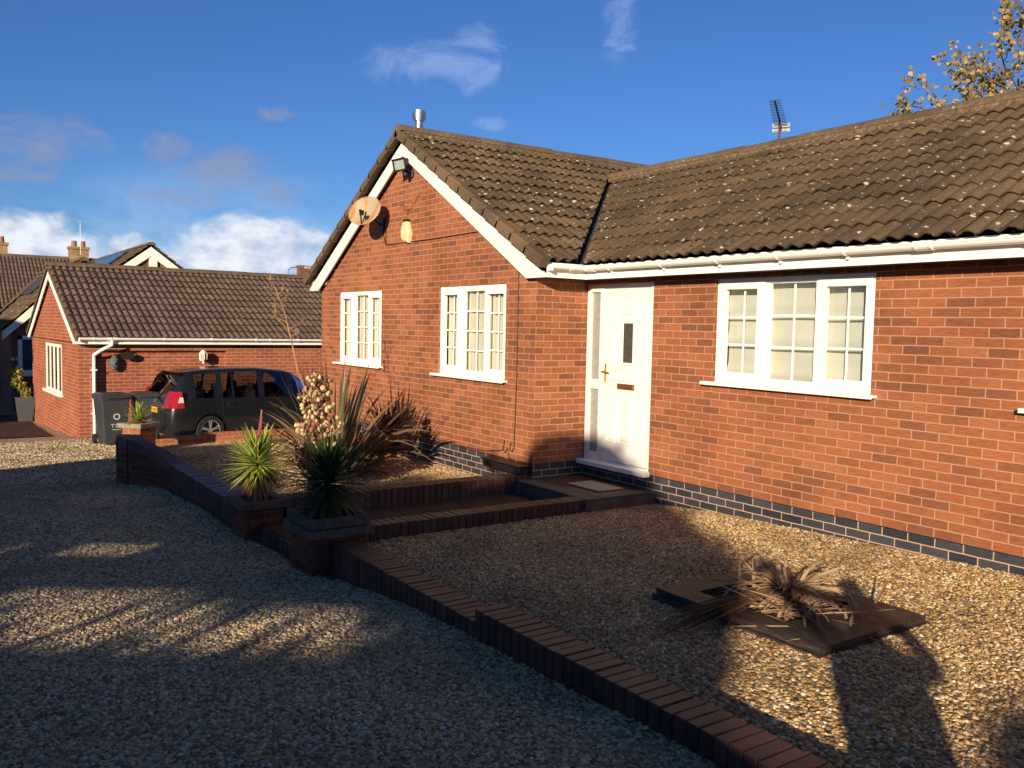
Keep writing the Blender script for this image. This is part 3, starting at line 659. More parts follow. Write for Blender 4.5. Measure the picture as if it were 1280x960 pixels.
def panel(mb, x0, x1, z0, z1, arch=0):
    """raised and fielded panel on the door face"""
    n = 8; top = [(lerp(x0, x1, k / n), z1 + arch * math.sin(math.pi * k / n) ** .8) for k in range(n + 1)] if arch else [(x0, z1), (x1, z1)]
    P = [(x0, z0)] + top + [(x1, z0)]
    cx = sum(p[0] for p in P) / len(P); cz = (z0 + z1) / 2
    def ring(s_, yy): return [Vector((cx + (p[0] - cx) * (1 - s_ / max(.001, (x1 - x0) / 2)), yy, cz + (p[1] - cz) * (1 - s_ / max(.001, (z1 - z0) / 2)))) for p in P]
    rs = [ring(0, yl + .0005), ring(.008, yl - .010), ring(.015, yl - .010), ring(.026, yl - .001), ring(.042, yl - .010)]
    n0 = len(mb.v); k = len(P)
    for r_ in rs: mb.v += r_
    for i in range(4):
        for j in range(k):
            l = (j + 1) % k; mb.face((n0 + i * k + j, n0 + i * k + l, n0 + (i + 1) * k + l, n0 + (i + 1) * k + j)[::-1])
    mb.face([n0 + 4 * k + j for j in range(k)][::-1])
mb = MB(); a0, a1, b0, b1, c0, c1 = -7.62, -7.47, -7.40, -7.185, -7.115, -6.99
panel(mb, b0, b1, 1.74, 1.93, .03); panel(mb, a0, a1, 1.66, 1.86, .02); panel(mb, c0, c1, 1.66, 1.86, .02)
panel(mb, a0, a1, 1.16, 1.62); panel(mb, c0, c1, 1.16, 1.62); panel(mb, a0, a1, .985, 1.11); panel(mb, b0 - .02, b1 + .01, .985, 1.13); panel(mb, c0, c1, .985, 1.11)
panel(mb, a0, a1, .27, .86); panel(mb, b0 - .02, b1 + .01, .27, .86); panel(mb, c0, c1, .27, .86)
hp(mb, 'panel', M_DOOR, door)
mb = MB(); rim(mb, -7.40, -7.185, 1.175, 1.675, -7.372, -7.211, 1.203, 1.645, yl - .014, yl + .002, .004); hp(mb, 'pane_surround', M_DOOR, door)
mb = MB(); mb.quad((-7.374, yl - .004, 1.2), (-7.209, yl - .004, 1.2), (-7.209, yl - .004, 1.648), (-7.374, yl - .004, 1.648)); hp(mb, 'pane', M_OBSCD, door)
mb = MB(); mb.box(-7.455, -7.165, yl - .012, yl - .006, .897, .962, bev=.003); mb.box(-7.43, -7.19, yl - .016, yl - .011, .912, .947, bev=.002); hp(mb, 'letter_plate', M_BRASSD, door)
mb = MB(); mb.box(-7.68, -7.648, yl - .012, yl + .0, .962, 1.18, bev=.004); mb.tube([(-7.664, yl, 1.085), (-7.664, yl - .045, 1.085), (-7.60, yl - .05, 1.082), (-7.57, yl - .048, 1.075)], .0095, 8); mb.cyl((-7.664, yl, 1.085), (-7.664, yl - .03, 1.085), .016, seg=12)
mb.tube([(-7.664, yl - .04, 1.085), (-7.71, yl - .04, 1.085)], .006, 6)
hp(mb, 'handle', M_BRASS, door)

# ---------------------------------------------------------------- things on the gable wall
def cyl_part(mb, *a, **k): mb.cyl(*a, **k)
t = thing('satellite_dish', 'rust stained oval satellite dish on the left slope of the gable', 'satellite dish', (-12.42, 5.78, 3.05))
TM = Matrix.Translation(-t.location)
def tp(mb, name, mat, root, **k):
    for i in range(len(mb.v)): mb.v[i] = mb.v[i] - root.location
    return mb.build(name, mat, parent=root, **k)
M_DISH = bpy.data.materials.new('rusty_dish'); tr_, ns, ls, b = nt(M_DISH)
tc = N(ns, 'ShaderNodeTexCoord'); mp = N(ns, 'ShaderNodeMapping'); mp.inputs['Rotation'].default_value = (0, .7, 0); mp.inputs['Scale'].default_value = (9, 3, 2.2); ls.new(tc.outputs['Object'], mp.inputs[0])
nz = N(ns, 'ShaderNodeTexNoise'); nz.inputs['Scale'].default_value = 1.2; nz.inputs['Detail'].default_value = 7; ls.new(mp.outputs[0], nz.inputs['Vector'])
r_ = ramp(ns, [(.36, (.36, .32, .25)), (.50, (.42, .30, .16)), (.60, (.40, .19, .06)), (.75, (.30, .13, .05))]); ls.new(nz.outputs['Fac'], r_.inputs['Fac']); ls.new(r_.outputs[0], b.inputs['Base Color']); b.inputs['Roughness'].default_value = .6
dc = Vector((-11.86, 5.42, 3.24)); dn = Vector((.42, -.82, .36)).normalized(); rt = dn.cross(Vector((0, 0, 1))).normalized() * -1; up = dn.cross(rt) * -1
if up.z < 0: up = -up
mb = MB(); n0 = len(mb.v); RG, SG = 7, 32
for i in range(RG + 1):
    r = i / RG
    for k in range(SG):
        a = 2 * math.pi * k / SG; mb.v.append(dc + rt * (.29 * r * math.cos(a)) + up * (.235 * r * math.sin(a)) + dn * (.055 * r * r - .055))
for i in range(RG):
    for k in range(SG): l = (k + 1) % SG; mb.face((n0 + i * SG + k, n0 + i * SG + l, n0 + (i + 1) * SG + l, n0 + (i + 1) * SG + k))
o = tp(mb, 'reflector', M_DISH, t, smooth=True); sm = o.modifiers.new('s', 'SOLIDIFY'); sm.thickness = .006
mb = MB(); low = dc - up * .20 + dn * -.0; lnb = dc + dn * .19 - up * .12 + Vector((.06, .075, 0))
mb.tube([dc - dn * .04, dc - up * .23 - dn * .02, lnb - up * .05], .011, 8); mb.tube([dc - dn * .05, dc - dn * .12, Vector((-12.02, 5.72, 3.08)), Vector((-12.02, 5.79, 3.08))], .018, 8)
mb.box(-12.08, -11.96, 5.77, 5.80, 2.99, 3.17); tp(mb, 'bracket', M_BLACK, t)
mb = MB(); mb.cyl(lnb - dn * .035, lnb + dn * .04, .026, .022, 12); mb.box(-.03, .03, -.022, .022, -.05, .02, M=Matrix.Translation(lnb)); tp(mb, 'receiver_head', M_BLACK, t)

t = thing('floodlight', 'black security floodlight with sensor under the gable apex', 'light', (-11.34, 5.8, 3.75))
mb = MB(); c = Vector((-11.09, 5.62, 3.82)); q = Matrix.Translation(c) @ Matrix.Rotation(R(12), 4, 'X') @ Matrix.Rotation(R(22), 4, 'Z')
mb.box(-.105, .105, -.035, .06, -.08, .08, M=q, bev=.012); mb.box(-.115, .115, -.06, -.03, .07, .09, M=q); mb.box(-.115, .115, -.05, -.03, -.088, -.066, M=q); mb.box(-.115, -.095, -.05, -.03, -.08, .08, M=q); mb.box(.095, .115, -.05, -.03, -.08, .08, M=q); tp(mb, 'lamp_housing', M_BLACK, t)
mb = MB(); mb.box(-.09, .09, -.041, -.036, -.062, .066, M=q); tp(mb, 'lens', simple('lamp_glass', (.30, .33, .32), rough=.15, var=.2, scale=20), t)
mb = MB(); mb.tube([c + Vector((0, .03, -.05)), c + Vector((.0, .12, -.1)), Vector((-11.09, 5.8, 3.70))], .016, 8); mb.ball((-11.07, 5.68, 3.69), (.045, .045, .05), 2); mb.box(-11.14, -11.04, 5.765, 5.802, 3.66, 3.76, bev=.006); tp(mb, 'sensor', M_BLACK, t)

t = thing('alarm_box', 'cream bell box of a burglar alarm in the middle of the gable', 'alarm box', (-11.2, 5.8, 2.93))
pts = [(-.11, -.10), (-.05, -.155), (.10, -.185), (.125, -.06), (.055, .12), (-.055, .12), (-.115, .0)]
mb = MB(); n0 = len(mb.v)
for yy, s_ in ((5.798, 1), (5.745, 1), (5.73, .86)):
    for (px, pz) in pts: mb.v.append(Vector((-11.2 + px * s_, yy, 2.93 + pz * s_)))
for i in range(2):
    for k in range(7): l = (k + 1) % 7; mb.face((n0 + i * 7 + k, n0 + i * 7 + l, n0 + i * 7 + 7 + l, n0 + i * 7 + 7 + k))
mb.face([n0 + 14 + k for k in range(7)]); tp(mb, 'cover', M_CREAM, t)
mb = MB(); mb.poly([(-11.262, 5.8, 3.052), (-11.262, 5.74, 3.052), (-11.13, 5.74, 3.075), (-11.13, 5.8, 3.075)]); mb.box(-11.262, -11.138, 5.742, 5.799, 3.05, 3.08); tp(mb, 'top_cap', M_BLACK, t)

mb = MB(); yc = YG - .012
def chain(pts, k=4): 
    out = []
    for i in range(len(pts) - 1):
        for j in range(k): out.append(Vector(pts[i]).lerp(Vector(pts[i + 1]), j / k))
    return out + [Vector(pts[-1])]
mb.tube(chain([(-12.02, yc, 3.0), (-11.9, yc, 2.77), (-10.6, yc, 2.755), (-9.14, yc, 2.765), (-8.85, yc, 2.70), (-8.60, yc, 2.56), (-8.43, yc, 2.38), (-8.37, yc, 2.2), (-8.37, yc, 1.0), (-8.40, yc, .14), (-8.44, yc, .09), (-8.49, yc, .12), (-8.46, yc, .2)], 3), .006, 5)
mb.tube([(-8.60, yc, .21), (-8.63, yc, .10), (-8.58, yc, .06), (-8.54, yc, .12), (-8.50, yc, .02), (-8.40, yc, -.03)], .006, 5)
mb.tube([(-11.9, yc, 2.77), (-11.9, yc, 3.0)], .005, 5)
mb.tube(chain([(-11.1, yc, .045), (-10.3, yc, .03), (-9.6, yc, .012), (-9.0, yc, .03), (-8.63, yc, .09)], 3), .006, 5)
tag(mb.build('cable', simple('cable_black', (.02, .015, .012), rough=.5)), 'thin black cable clipped across and down the gable wall', 'cable')
# stepped crack in the gable brickwork: part of the wall surface
mb = MB(); pc = [(-10.86, 3.44), (-10.86, 3.375), (-10.97, 3.375), (-10.97, 3.30), (-11.08, 3.30), (-11.08, 3.225), (-11.2, 3.225), (-11.2, 3.15), (-11.24, 3.15)]
for i in range(len(pc) - 1):
    a, b_ = pc[i], pc[i + 1]; mb.box(min(a[0], b_[0]) - .004, max(a[0], b_[0]) + .004, YG - .002, YG + .005, min(a[1], b_[1]) - .004, max(a[1], b_[1]) + .004)
for (x_, z_) in ((-11.45, 3.30), (-11.34, 3.225), (-11.25, 3.225)): mb.box(x_, x_ + .11, YG - .002, YG + .005, z_ - .004, z_ + .004)
mb.box(-11.345, -11.337, YG - .002, YG + .005, 3.225, 3.3)
hp(mb, 'crack', simple('crack_dark', (.05, .02, .015), rough=.9))

mb = MB(); mb.box(-8.83, -8.05, 5.62, 5.79, -.125, -.02, bev=.02); mb.box(-8.86, -8.03, 5.60, 5.795, -.03, -.012, bev=.008)
tag(mb.build('storage_box', M_BLACK), 'low black plastic box against the foot of the gable corner', 'box')

# ---------------------------------------------------------------- television aerials
def aerial(name, label, base, h, boomdir, L, nel, el, tilt, matp, mata, refl=True, pole_tilt=0):
    t = thing(name, label, 'aerial', base); mb = MB(); top = Vector((pole_tilt * h, 0, h))
    mb.cyl((0, 0, -.05), top, .014, seg=8); mb.build('pole', matp, parent=t)
    mb = MB(); d = Vector(boomdir).normalized(); s_ = d.cross(Vector((0, 0, 1))).normalized()
    c = top - Vector((0, 0, .04)); a = c - d * L * .25; b_ = c + d * L * .75
    mb.tube([a, b_], .011, 6); 
    for k in range(nel):
        p = a.lerp(b_, (k + .5) / nel); w = el * lerp(1, .72, k / nel); mb.tube([p - s_ * w, p + s_ * w], .0035, 4)
    if name == 'roof_aerial': pass
    mb.build('boom', mata, parent=t)
    if refl:
        mb = MB(); uu = s_.cross(d).normalized()
        for sg in (1, -1):
            Mx = Matrix((( s_.x, uu.x, d.x, a.x), (s_.y, uu.y, d.y, a.y), (s_.z, uu.z, d.z, a.z), (0, 0, 0, 1)))
            for k in range(7): mb.box(-.11, .11, sg * (.012 + k * .007), sg * (.015 + k * .007), -.02 + k * .008, -.015 + k * .008, M=Mx)
            mb.box(-.11, -.10, sg * .01, sg * .06, -.02, .03, M=Mx); mb.box(.10, .11, sg * .01, sg * .06, -.02, .03, M=Mx)
            mb.box(-.10, .10, sg * .012, sg * .055, .0, .004, M=Mx)
        mb.build('reflector', M_ALUM, parent=t)
    return t
aerial('roof_aerial', 'dark television aerial pointing up behind the main roof ridge', (-7.46, 9.2, 3.97), .36, (.58, -.81, .0), 1.5, 18, .09, 0, simple('rusty_pole', (.20, .07, .05), rough=.6), simple('aerial_black', (.012, .014, .022), rough=.5))

# ---------------------------------------------------------------- landing, mat
mb = MB(); mb.box(-8.02, -6.745, 5.56, 6.52, -.45, -.185); 
M_CONCD = simple('dark_concrete', (.10, .085, .07), rough=.9, var=.25, scale=9, bump=.4)
o = mb.build('doorstep', [M_CONCD]); tag(o, 'low paved step in front of the white door', 'step')
mb = MB(); x = -7.995
while x < -6.80:
    for y0 in (5.79, 5.895, 6.0, 6.105, 6.21, 6.315, 6.42):
        mb.box(x, x + .195, y0, min(y0 + .098, 6.5), -.184, -.163, bev=.004)
    x += .2
mb.box(-8.015, -6.75, 5.565, 5.785, -.184, -.161, bev=.006, mi=1); mb.box(-6.90, -6.75, 5.79, 6.515, -.184, -.162, bev=.006, mi=1)
p_ = mb.build('paving_slabs', [M_COPE, M_CONCD], parent=o)
mb = MB(); mb.box(-7.53, -6.99, 5.93, 6.28, -.158, -.146, bev=.004)
tag(mb.build('doormat', M_MAT), 'pale rectangular doormat on the step below the door', 'doormat')

# ---------------------------------------------------------------- brick-on-edge walls
def soldier(mb, a, b, w, top, h=.215, pitch=.075, inward=(0, 1, 0), jit=.003):
    """row of bricks on edge, long side across the wall, starting at a"""
    a = Vector(a); b = Vector(b); L = (b - a).length; d = (b - a).normalized(); iv = Vector(inward); n = int(L / pitch); rnd = random.Random(n)
    for k in range(n):
        o_ = a + d * (k * pitch); Mx = Matrix(((d.x, iv.x, 0, o_.x), (d.y, iv.y, 0, o_.y), (0, 0, 1, top + rnd.uniform(-jit, jit)), (0, 0, 0, 1)))
        j = rnd.uniform(-jit, jit)
        mb.box(.004, pitch - .005, j, w + j, -h, 0, M=Mx, bev=.004)
def mortar_core(mb, x0, x1, y0, y1, z0, z1): mb.box(x0, x1, y0, y1, z0, z1)
M_MORT = simple('dark_mortar', (.05, .04, .035), rough=.95)
t = thing('edging_wall', 'long low brick on edge wall between drive and front gravel bed, stepped once', 'garden wall', (-4.1, 2.57, -.2))
mb = MB(); soldier(mb, (-4.09, 2.57, 0), (1.2, 2.57, 0), .215, -.022); soldier(mb, (-6.2, 2.57, 0), (-4.09, 2.57, 0), .215, -.097)
tp(mb, 'coping_bricks', M_COPE, t)
mb = MB(); mb.box(-4.085, 1.2, 2.578, 2.777, -.7, -.03); mb.box(-6.2, -4.085, 2.578, 2.777, -.7, -.105)
mb.box(-4.0, 1.2, 2.572, 2.783, -.7, -.24); mb.box(-6.2, -4.0, 2.573, 2.783, -.7, -.315); tp(mb, 'core', M_MORT, t)
t = thing('path_edging_wall', 'brick on edge kerb between entrance path and front gravel bed', 'garden wall', (-6.8, 3, -.3))
mb = MB(); soldier(mb, (-6.785, 2.95, 0), (-6.785, 5.80, 0), .215, -.168, inward=(-1, 0, 0)); tp(mb, 'coping_bricks', M_COPE, t)
mb = MB(); mb.box(-6.993, -6.792, 2.95, 5.795, -.6, -.176); tp(mb, 'core', M_MORT, t)
t = thing('bed_edging_wall', 'brick on edge wall between entrance path and gable gravel bed', 'garden wall', (-8.1, 3, -.3))
mb = MB(); soldier(mb, (-8.03, 2.88, 0), (-8.03, 5.79, 0), .215, -.118, inward=(-1, 0, 0)); tp(mb, 'coping_bricks', M_COPE, t)
mb = MB(); mb.box(-8.237, -8.038, 2.88, 5.79, -.6, -.128); tp(mb, 'core', M_MORT, t)
mb = MB(); soldier(mb, (-7.88, 2.57, 0), (-6.7, 2.57, 0), .215, -.315); 
t = thing('path_step', 'dark blue brick step where the path meets the drive between two planters', 'step', (-7.3, 2.6, -.4))
tp(mb, 'coping_bricks', M_COPEB, t); mb = MB(); mb.box(-7.88, -6.7, 2.578, 2.8, -.9, -.323); tp(mb, 'core', M_MORT, t)
t = thing('rear_edging_wall', 'blue topped low brick wall along the drive beside the gable bed', 'garden wall', (-10, 2.6, -.4))
mb = MB(); soldier(mb, (-11.45, 2.57, 0), (-8.35, 2.57, 0), .225, -.252); tp(mb, 'coping_bricks', M_COPEB, t)
mb = MB(); mb.box(-11.5, -8.35, 2.578, 2.79, -1.2, -.26); tp(mb, 'core', M_DARKRED, t)

# curved end wall, rising to a rounded end
t = thing('curved_wall', 'dark curved brick wall sweeping up to a rounded end by the drive', 'garden wall', (-12, 2.4, -.5))
pth = [(-11.42, 2.68, -.252), (-11.7, 2.66, -.22), (-11.95, 2.57, -.15), (-12.15, 2.44, -.07), (-12.32, 2.32, -.02), (-12.52, 2.25, -.005), (-12.75, 2.27, -.01), (-12.95, 2.38, -.03), (-13.1, 2.52, -.06)]
pts = []
for i in range(len(pth) - 1):
    for k in range(5): pts.append(Vector(pth[i]).lerp(Vector(pth[i + 1]), k / 5))
mb = MB(); mc = MB()
for i in range(len(pts) - 1):
    a, b_ = pts[i], pts[i + 1]; d = (b_ - a); d.z = 0; d.normalize(); s_ = Vector((-d.y, d.x, 0)); w = .125
    for (m_, z0, z1, ww) in ((mb, -.11, 0, w), (mc, None, -.11, w - .02)):
        n = len(m_.v)
        for P in (a + d * .004, b_ - d * (.004 if m_ is mb else -.006)):
            for sg in (-1, 1):
                for q_ in (0, 1):
                    zz = (P.z + (z0 if z0 is not None else 0)) if q_ == 0 and z0 is not None else (-1.3 if q_ == 0 else P.z + z1)
                    off = s_ * (sg * (ww - (.03 if (q_ == 1 and m_ is mb) else 0))); m_.v.append(Vector((P.x + off.x, P.y + off.y, zz)))
        for q_ in ((0, 1, 3, 2), (4, 6, 7, 5), (0, 4, 5, 1), (2, 3, 7, 6), (1, 5, 7, 3)): m_.face([n + v for v in q_])
tp(mb, 'coping_bricks', M_COPE, t); tp(mc, 'core', M_DARKRED, t)
t = thing('low_garden_wall', 'low red brick wall at the back of the gable bed, in front of the dark car', 'garden wall', (-14.45, 4.5, -.4))
mb = MB(); soldier(mb, (-14.4, 3.75, 0), (-14.4, 9.0, 0), .1, -.255, h=.065, pitch=.225, inward=(-1, 0, 0)); tp(mb, 'coping_bricks', islandmat('orange_coping', [(0, (.25, .085, .05)), (1, (.33, .11, .06))], rough=.7), t)
mb = MB(); mb.box(-14.495, -14.405, 2.7, 9.0, -1.2, -.322); tp(mb, 'core', M_RED, t)

# ---------------------------------------------------------------- brick planters with timber collars
def planter(label, x0, x1, y0, y1, zt, zbot, upper=True, rz=0, collar=M_TIMBL, capm=None, inset=.05, hh=.07):
    cx, cy = (x0 + x1) / 2, (y0 + y1) / 2; wx, wy = (x1 - x0) / 2, (y1 - y0) / 2
    t = thing('brick_planter', label, 'planter', (cx, cy, zbot), rz, 'brick planters with raised collars')
    mb = MB(); z1 = zt - hh - zbot; i_ = inset
    for (a, b_, c_, d_) in ((-wx + i_, wx - i_, -wy + i_, -wy + i_ + .1), (-wx + i_, wx - i_, wy - i_ - .1, wy - i_), (-wx + i_, -wx + i_ + .1, -wy + i_ + .1, wy - i_ - .1), (wx - i_ - .1, wx - i_, -wy + i_ + .1, wy - i_ - .1)): mb.box(a, b_, c_, d_, 0, z1)
    mb.build('brick_pier', M_DARKRED if not capm else M_RED, parent=t)
    def frame(mb, ax, ay, w, z0_, z1_):
        mb.box(-ax, ax, -ay, -ay + w, z0_, z1_, bev=.006); mb.box(-ax, ax, ay - w, ay, z0_, z1_, bev=.006)
        mb.box(-ax, -ax + w, -ay + w, ay - w, z0_, z1_ - .002, bev=.006); mb.box(ax - w, ax, -ay + w, ay - w, z0_, z1_ - .002, bev=.006)
    mb = MB(); frame(mb, wx, wy, .09, z1 + .001, z1 + hh)
    if upper: frame(mb, wx - .022, wy - .022, .05, z1 + hh + .004, z1 + hh + .085)
    mb.build('collar', capm or collar, parent=t)
    mb = MB(); mb.box(-wx + .06, wx - .06, -wy + .06, wy - .06, z1 - .05, z1 + hh * .4); mb.build('soil', M_SOIL, parent=t)
    return t
planter('nearest brick planter, double timber collar, holding the dark green yucca', -6.735, -6.165, 2.385, 2.925, .0, -.6)
planter('second brick planter at the path, flat timber collar, holding the yellow striped yucca', -8.40, -7.885, 2.405, 2.86, -.10, -.8, upper=False)
planter('furthest brick planter with pale stone cap by the bins, holding a small yucca', -13.82, -13.40, 2.42, 2.84, .055, -.85, upper=False, rz=R(38), capm=M_CONC)

# ---------------------------------------------------------------- foliage
def blade(mb, base, az, el, L, w, droop=.5, seg=6, fold=.25, taper=1.0, twist=0, basew=.55):
    """sword leaf from base; az heading, el elevation, curving downwards by droop radians"""
    p = Vector(base); e = el; n0 = len(mb.v)
    hd = Vector((math.cos(az), math.sin(az), 0)); sd = Vector((-math.sin(az), math.cos(az), 0))
    for i in range(seg + 1):
        t = i / seg; d = hd * math.cos(e) + Vector((0, 0, math.sin(e))); upv = -hd * math.sin(e) + Vector((0, 0, math.cos(e)))
        ww = w * (basew + (1 - basew) * math.sin(min(1, t * 2.2) * math.pi / 2)) * (1 - t ** (2.2 * taper)) + .0012
        s2 = sd * math.cos(twist * t) + upv * math.sin(twist * t)
        mb.v += [p - s2 * ww + upv * (fold * ww), p.copy(), p + s2 * ww + upv * (fold * ww)]
        p = p + d * (L / seg); e -= droop / seg * (.4 + 1.2 * t)
    for i in range(seg):
        a = n0 + i * 3; v0, v1 = i / seg, (i + 1) / seg
        mb.face((a, a + 1, a + 4, a + 3), [(0, v0), (.5, v0), (.5, v1), (0, v1)]); mb.face((a + 1, a + 2, a + 5, a + 4), [(.5, v0), (1, v0), (1, v1), (.5, v1)])
def rosette(mb, c, n, L, w, el0, el1, droop, seed, jl=.2, fold=.3, seg=5, twist=.0):
    rnd = random.Random(seed)
    for i in range(n):
        t = i / max(1, n - 1); el = lerp(el0, el1, t) + rnd.uniform(-.12, .12)
        blade(mb, Vector(c) + Vector((rnd.uniform(-.012, .012), rnd.uniform(-.012, .012), lerp(.02, -.05, t))), i * 2.39996 + rnd.uniform(-.2, .2), el, L * rnd.uniform(1 - jl, 1 + jl * .4), w * rnd.uniform(.8, 1.1), droop * rnd.uniform(.4, 1.6), seg=seg, fold=fold, twist=rnd.uniform(-twist, twist))
M_VAR = leafmat('variegated_leaf', (.10, .20, .035), (.52, .56, .12), rough=.4, trans=.22, dead=(.96, (.45, .32, .12)))
M_DEAD = leafmat('dry_leaf', (.30, .18, .08), (.22, .12, .05), rough=.7, trans=.15)
M_DGRN = leafmat('dark_green_leaf', (.030, .065, .022), (.045, .085, .03), tip=(.10, .08, .03), rough=.35, trans=.12)
M_FLAX = leafmat('bronze_flax_leaf', (.13, .14, .075), (.20, .13, .075), tip=(.12, .06, .03), rough=.3, trans=.2, dead=(.72, (.20, .11, .06)))
M_FLAXD = leafmat('dark_flax_leaf', (.065, .02, .018), (.10, .035, .025), rough=.3, trans=.2, dead=(.7, (.05, .045, .02)))
t = thing('variegated_yucca', 'bright yellow striped yucca in the planter left of the path', 'yucca', (-8.13, 2.63, -.12))
mb = MB(); cc = (0, 0, .36); rosette(mb, cc, 150, .39, .024, 1.15, -.45, .2, 3); mb.build('leaves', M_VAR, parent=t)
mb = MB(); rosette(mb, (0, 0, .33), 110, .36, .013, -.45, -1.3, .15, 4, fold=.2); mb.build('dry_leaves', M_DEAD, parent=t)
mb = MB(); mb.cyl((0, 0, -.06), (0, 0, .36), .035, .028, 10); mb.build('stem', simple('yucca_stem', (.16, .10, .05), rough=.9, var=.3), parent=t)
mb = MB(); mb.tube([(0, -.01, .4), (-.0, .0, .55), (-.0, .015, .66)], [.006, .006, .005], 6)
rnd = random.Random(3)
for k in range(34):
    z = .64 + .22 * (k / 34); a = k * 2.4; r = .013 * (1 - (k / 34) * .8); mb.ball((r * math.cos(a), .02 + .02 * (k / 34) + r * math.sin(a), z), (.008, .008, .014), 1)
mb.build('flower_spike', simple('pink_bud', (.34, .10, .10), rough=.6, var=.3), parent=t)
t = thing('green_yucca', 'dark green spiky yucca in the planter nearest the viewer', 'yucca', (-6.44, 2.65, -.03))
mb = MB(); rosette(mb, (0, 0, .36), 270, .44, .0145, 1.25, -1.1, .2, 8, seg=5); mb.build('leaves', M_DGRN, parent=t)
mb = MB(); mb.cyl((0, 0, -.08), (0, 0, .33), .04, .03, 10); mb.build('stem', simple('yucca_stem_b', (.06, .045, .03), rough=.9, var=.3), parent=t)
t = thing('small_yucca', 'small yellow green yucca in the stone capped planter by the bins', 'yucca', (-13.61, 2.63, .03))
mb = MB(); rosette(mb, (0, 0, .06), 54, .31, .019, 1.3, .1, .3, 13); mb.build('leaves', M_VAR, parent=t)
mb = MB(); rosette(mb, (0, 0, .04), 20, .26, .02, .25, -.25, .3, 14); mb.build('dry_leaves', leafmat('tan_leaf', (.5, .34, .14), (.55, .40, .16)), parent=t)

# flowering yucca: panicle of cream bells
t = thing('flowering_yucca', 'tall yucca flower panicle of cream bells and red stalks behind the dark yucca', 'flowering yucca', (-8.72, 3.46, -.31))
M_BELL = leafmat('cream_bell', (.72, .62, .34), (.64, .50, .28), rough=.6, trans=.35, dead=(.9, (.30, .14, .08)))
M_RSTK = simple('red_stalk', (.26, .05, .04), rough=.6, var=.3)
M_BROWNF = leafmat('spent_bell', (.30, .17, .11), (.24, .12, .09), rough=.8, trans=.2)
st = MB(); bl = MB(); sp_ = MB(); rnd = random.Random(22)
st.tube([(0, 0, 0), (-.01, .0, .6), (.0, .0, 1.0), (.0, -.01, 1.42)], [.016, .014, .010, .005], 7)
def bell(mb, p, d, L=.042, r=.021):
    d = Vector(d).normalized(); s_ = d.orthogonal().normalized(); g_ = d.cross(s_); n0 = len(mb.v)
    rings = ((0, .25), (.3, .85), (.7, 1.0), (1.0, .8))
    for tt, rr in rings:
        for k in range(6): a = k * math.pi / 3; mb.v.append(Vector(p) + d * (L * tt) + (s_ * math.cos(a) + g_ * math.sin(a)) * (r * rr))
    for i in range(3):
        for k in range(6): l = (k + 1) % 6; mb.face((n0 + i * 6 + k, n0 + i * 6 + l, n0 + i * 6 + 6 + l, n0 + i * 6 + 6 + k), [(.5, 0)] * 4)
for k in range(58):
    z = .30 + 1.06 * (k / 58); a = k * 2.4 + rnd.uniform(-.3, .3); hh = (z - .30) / 1.06
    L = .33 * (1 - hh * .66) * rnd.uniform(.7, 1.1) * (1 if hh > .12 else .8); d = Vector((math.cos(a), math.sin(a), rnd.uniform(.15, .6)))
    p0 = Vector((0, 0, z)); p1 = p0 + d.normalized() * L; st.tube([p0, p0.lerp(p1, .5) + Vector((0, 0, .01)), p1], [.005, .004, .002], 4)
    for j in range(int(5 + L * 22)):
        q_ = p0.lerp(p1, rnd.uniform(.3, 1.05)); o_ = Vector((rnd.uniform(-1, 1), rnd.uniform(-1, 1), rnd.uniform(-.6, .5))) * .04; e_ = q_ + o_
        st.tube([q_, e_], .0018, 3)
        if rnd.random() < (.85 if hh > .22 else .35): bell(bl, e_, (o_.x * 5, o_.y * 5, -.8), rnd.uniform(.028, .046), rnd.uniform(.014, .023))
        else: bell(sp_, e_, (rnd.uniform(-.4, .4), rnd.uniform(-.4, .4), -1), .045, .016)
        if rnd.random() < .8: q2 = q_ + Vector((rnd.uniform(-1, 1), rnd.uniform(-1, 1), rnd.uniform(-.3, 1))) * .035; st.ball(q2, (.008, .008, .012), 1)
st.build('stalk', M_RSTK, parent=t); bl.build('blossoms', M_BELL, parent=t); sp_.build('spent_blossoms', M_BROWNF, parent=t)
mb = MB(); rosette(mb, (0, 0, .12), 60, .5, .018, 1.2, .1, .8, 31); mb.build('leaves', M_DGRN, parent=t)

# flax clump
t = thing('bronze_flax', 'large bronze green flax clump with long arching leaves beside the gable', 'flax plant', (-10.1, 4.30, -.32))
mb = MB(); rnd = random.Random(5)
def flaxclump(mb, n, rad, L0, L1, w, el0, el1, dr, off=(0, 0), azs=None):
    for k in range(n):
        az = rnd.uniform(0, 6.28) if azs is None else rnd.gauss(*azs); r = rad * math.sqrt(rnd.random()); L = rnd.uniform(L0, L1)
        blade(mb, (off[0] + r * math.cos(az), off[1] + r * math.sin(az), -.01), az + rnd.uniform(-.3, .3), rnd.uniform(el0, el1), L, w * rnd.uniform(.7, 1.15), rnd.uniform(*dr), seg=8, fold=.35, twist=rnd.uniform(-1.2, 1.2), basew=.7)
flaxclump(mb, 30, .14, 1.15, 1.62, .040, 1.2, 1.5, (.0, .35), (-.0, -.1))
flaxclump(mb, 85, .24, .8, 1.45, .038, .75, 1.3, (.3, 1.9))
flaxclump(mb, 50, .24, .6, 1.15, .030, .35, .9, (.3, 1.6))
flaxclump(mb, 20, .2, .8, 1.25, .038, .55, 1.1, (.3, 1.7), (0, 0), (R(75), .5))
flaxclump(mb, 16, .2, .9, 1.4, .026, .35, 1.0, (.1, 1.5), (0, 0), (R(-95), .4))
mb.build('leaves', M_FLAX, parent=t)
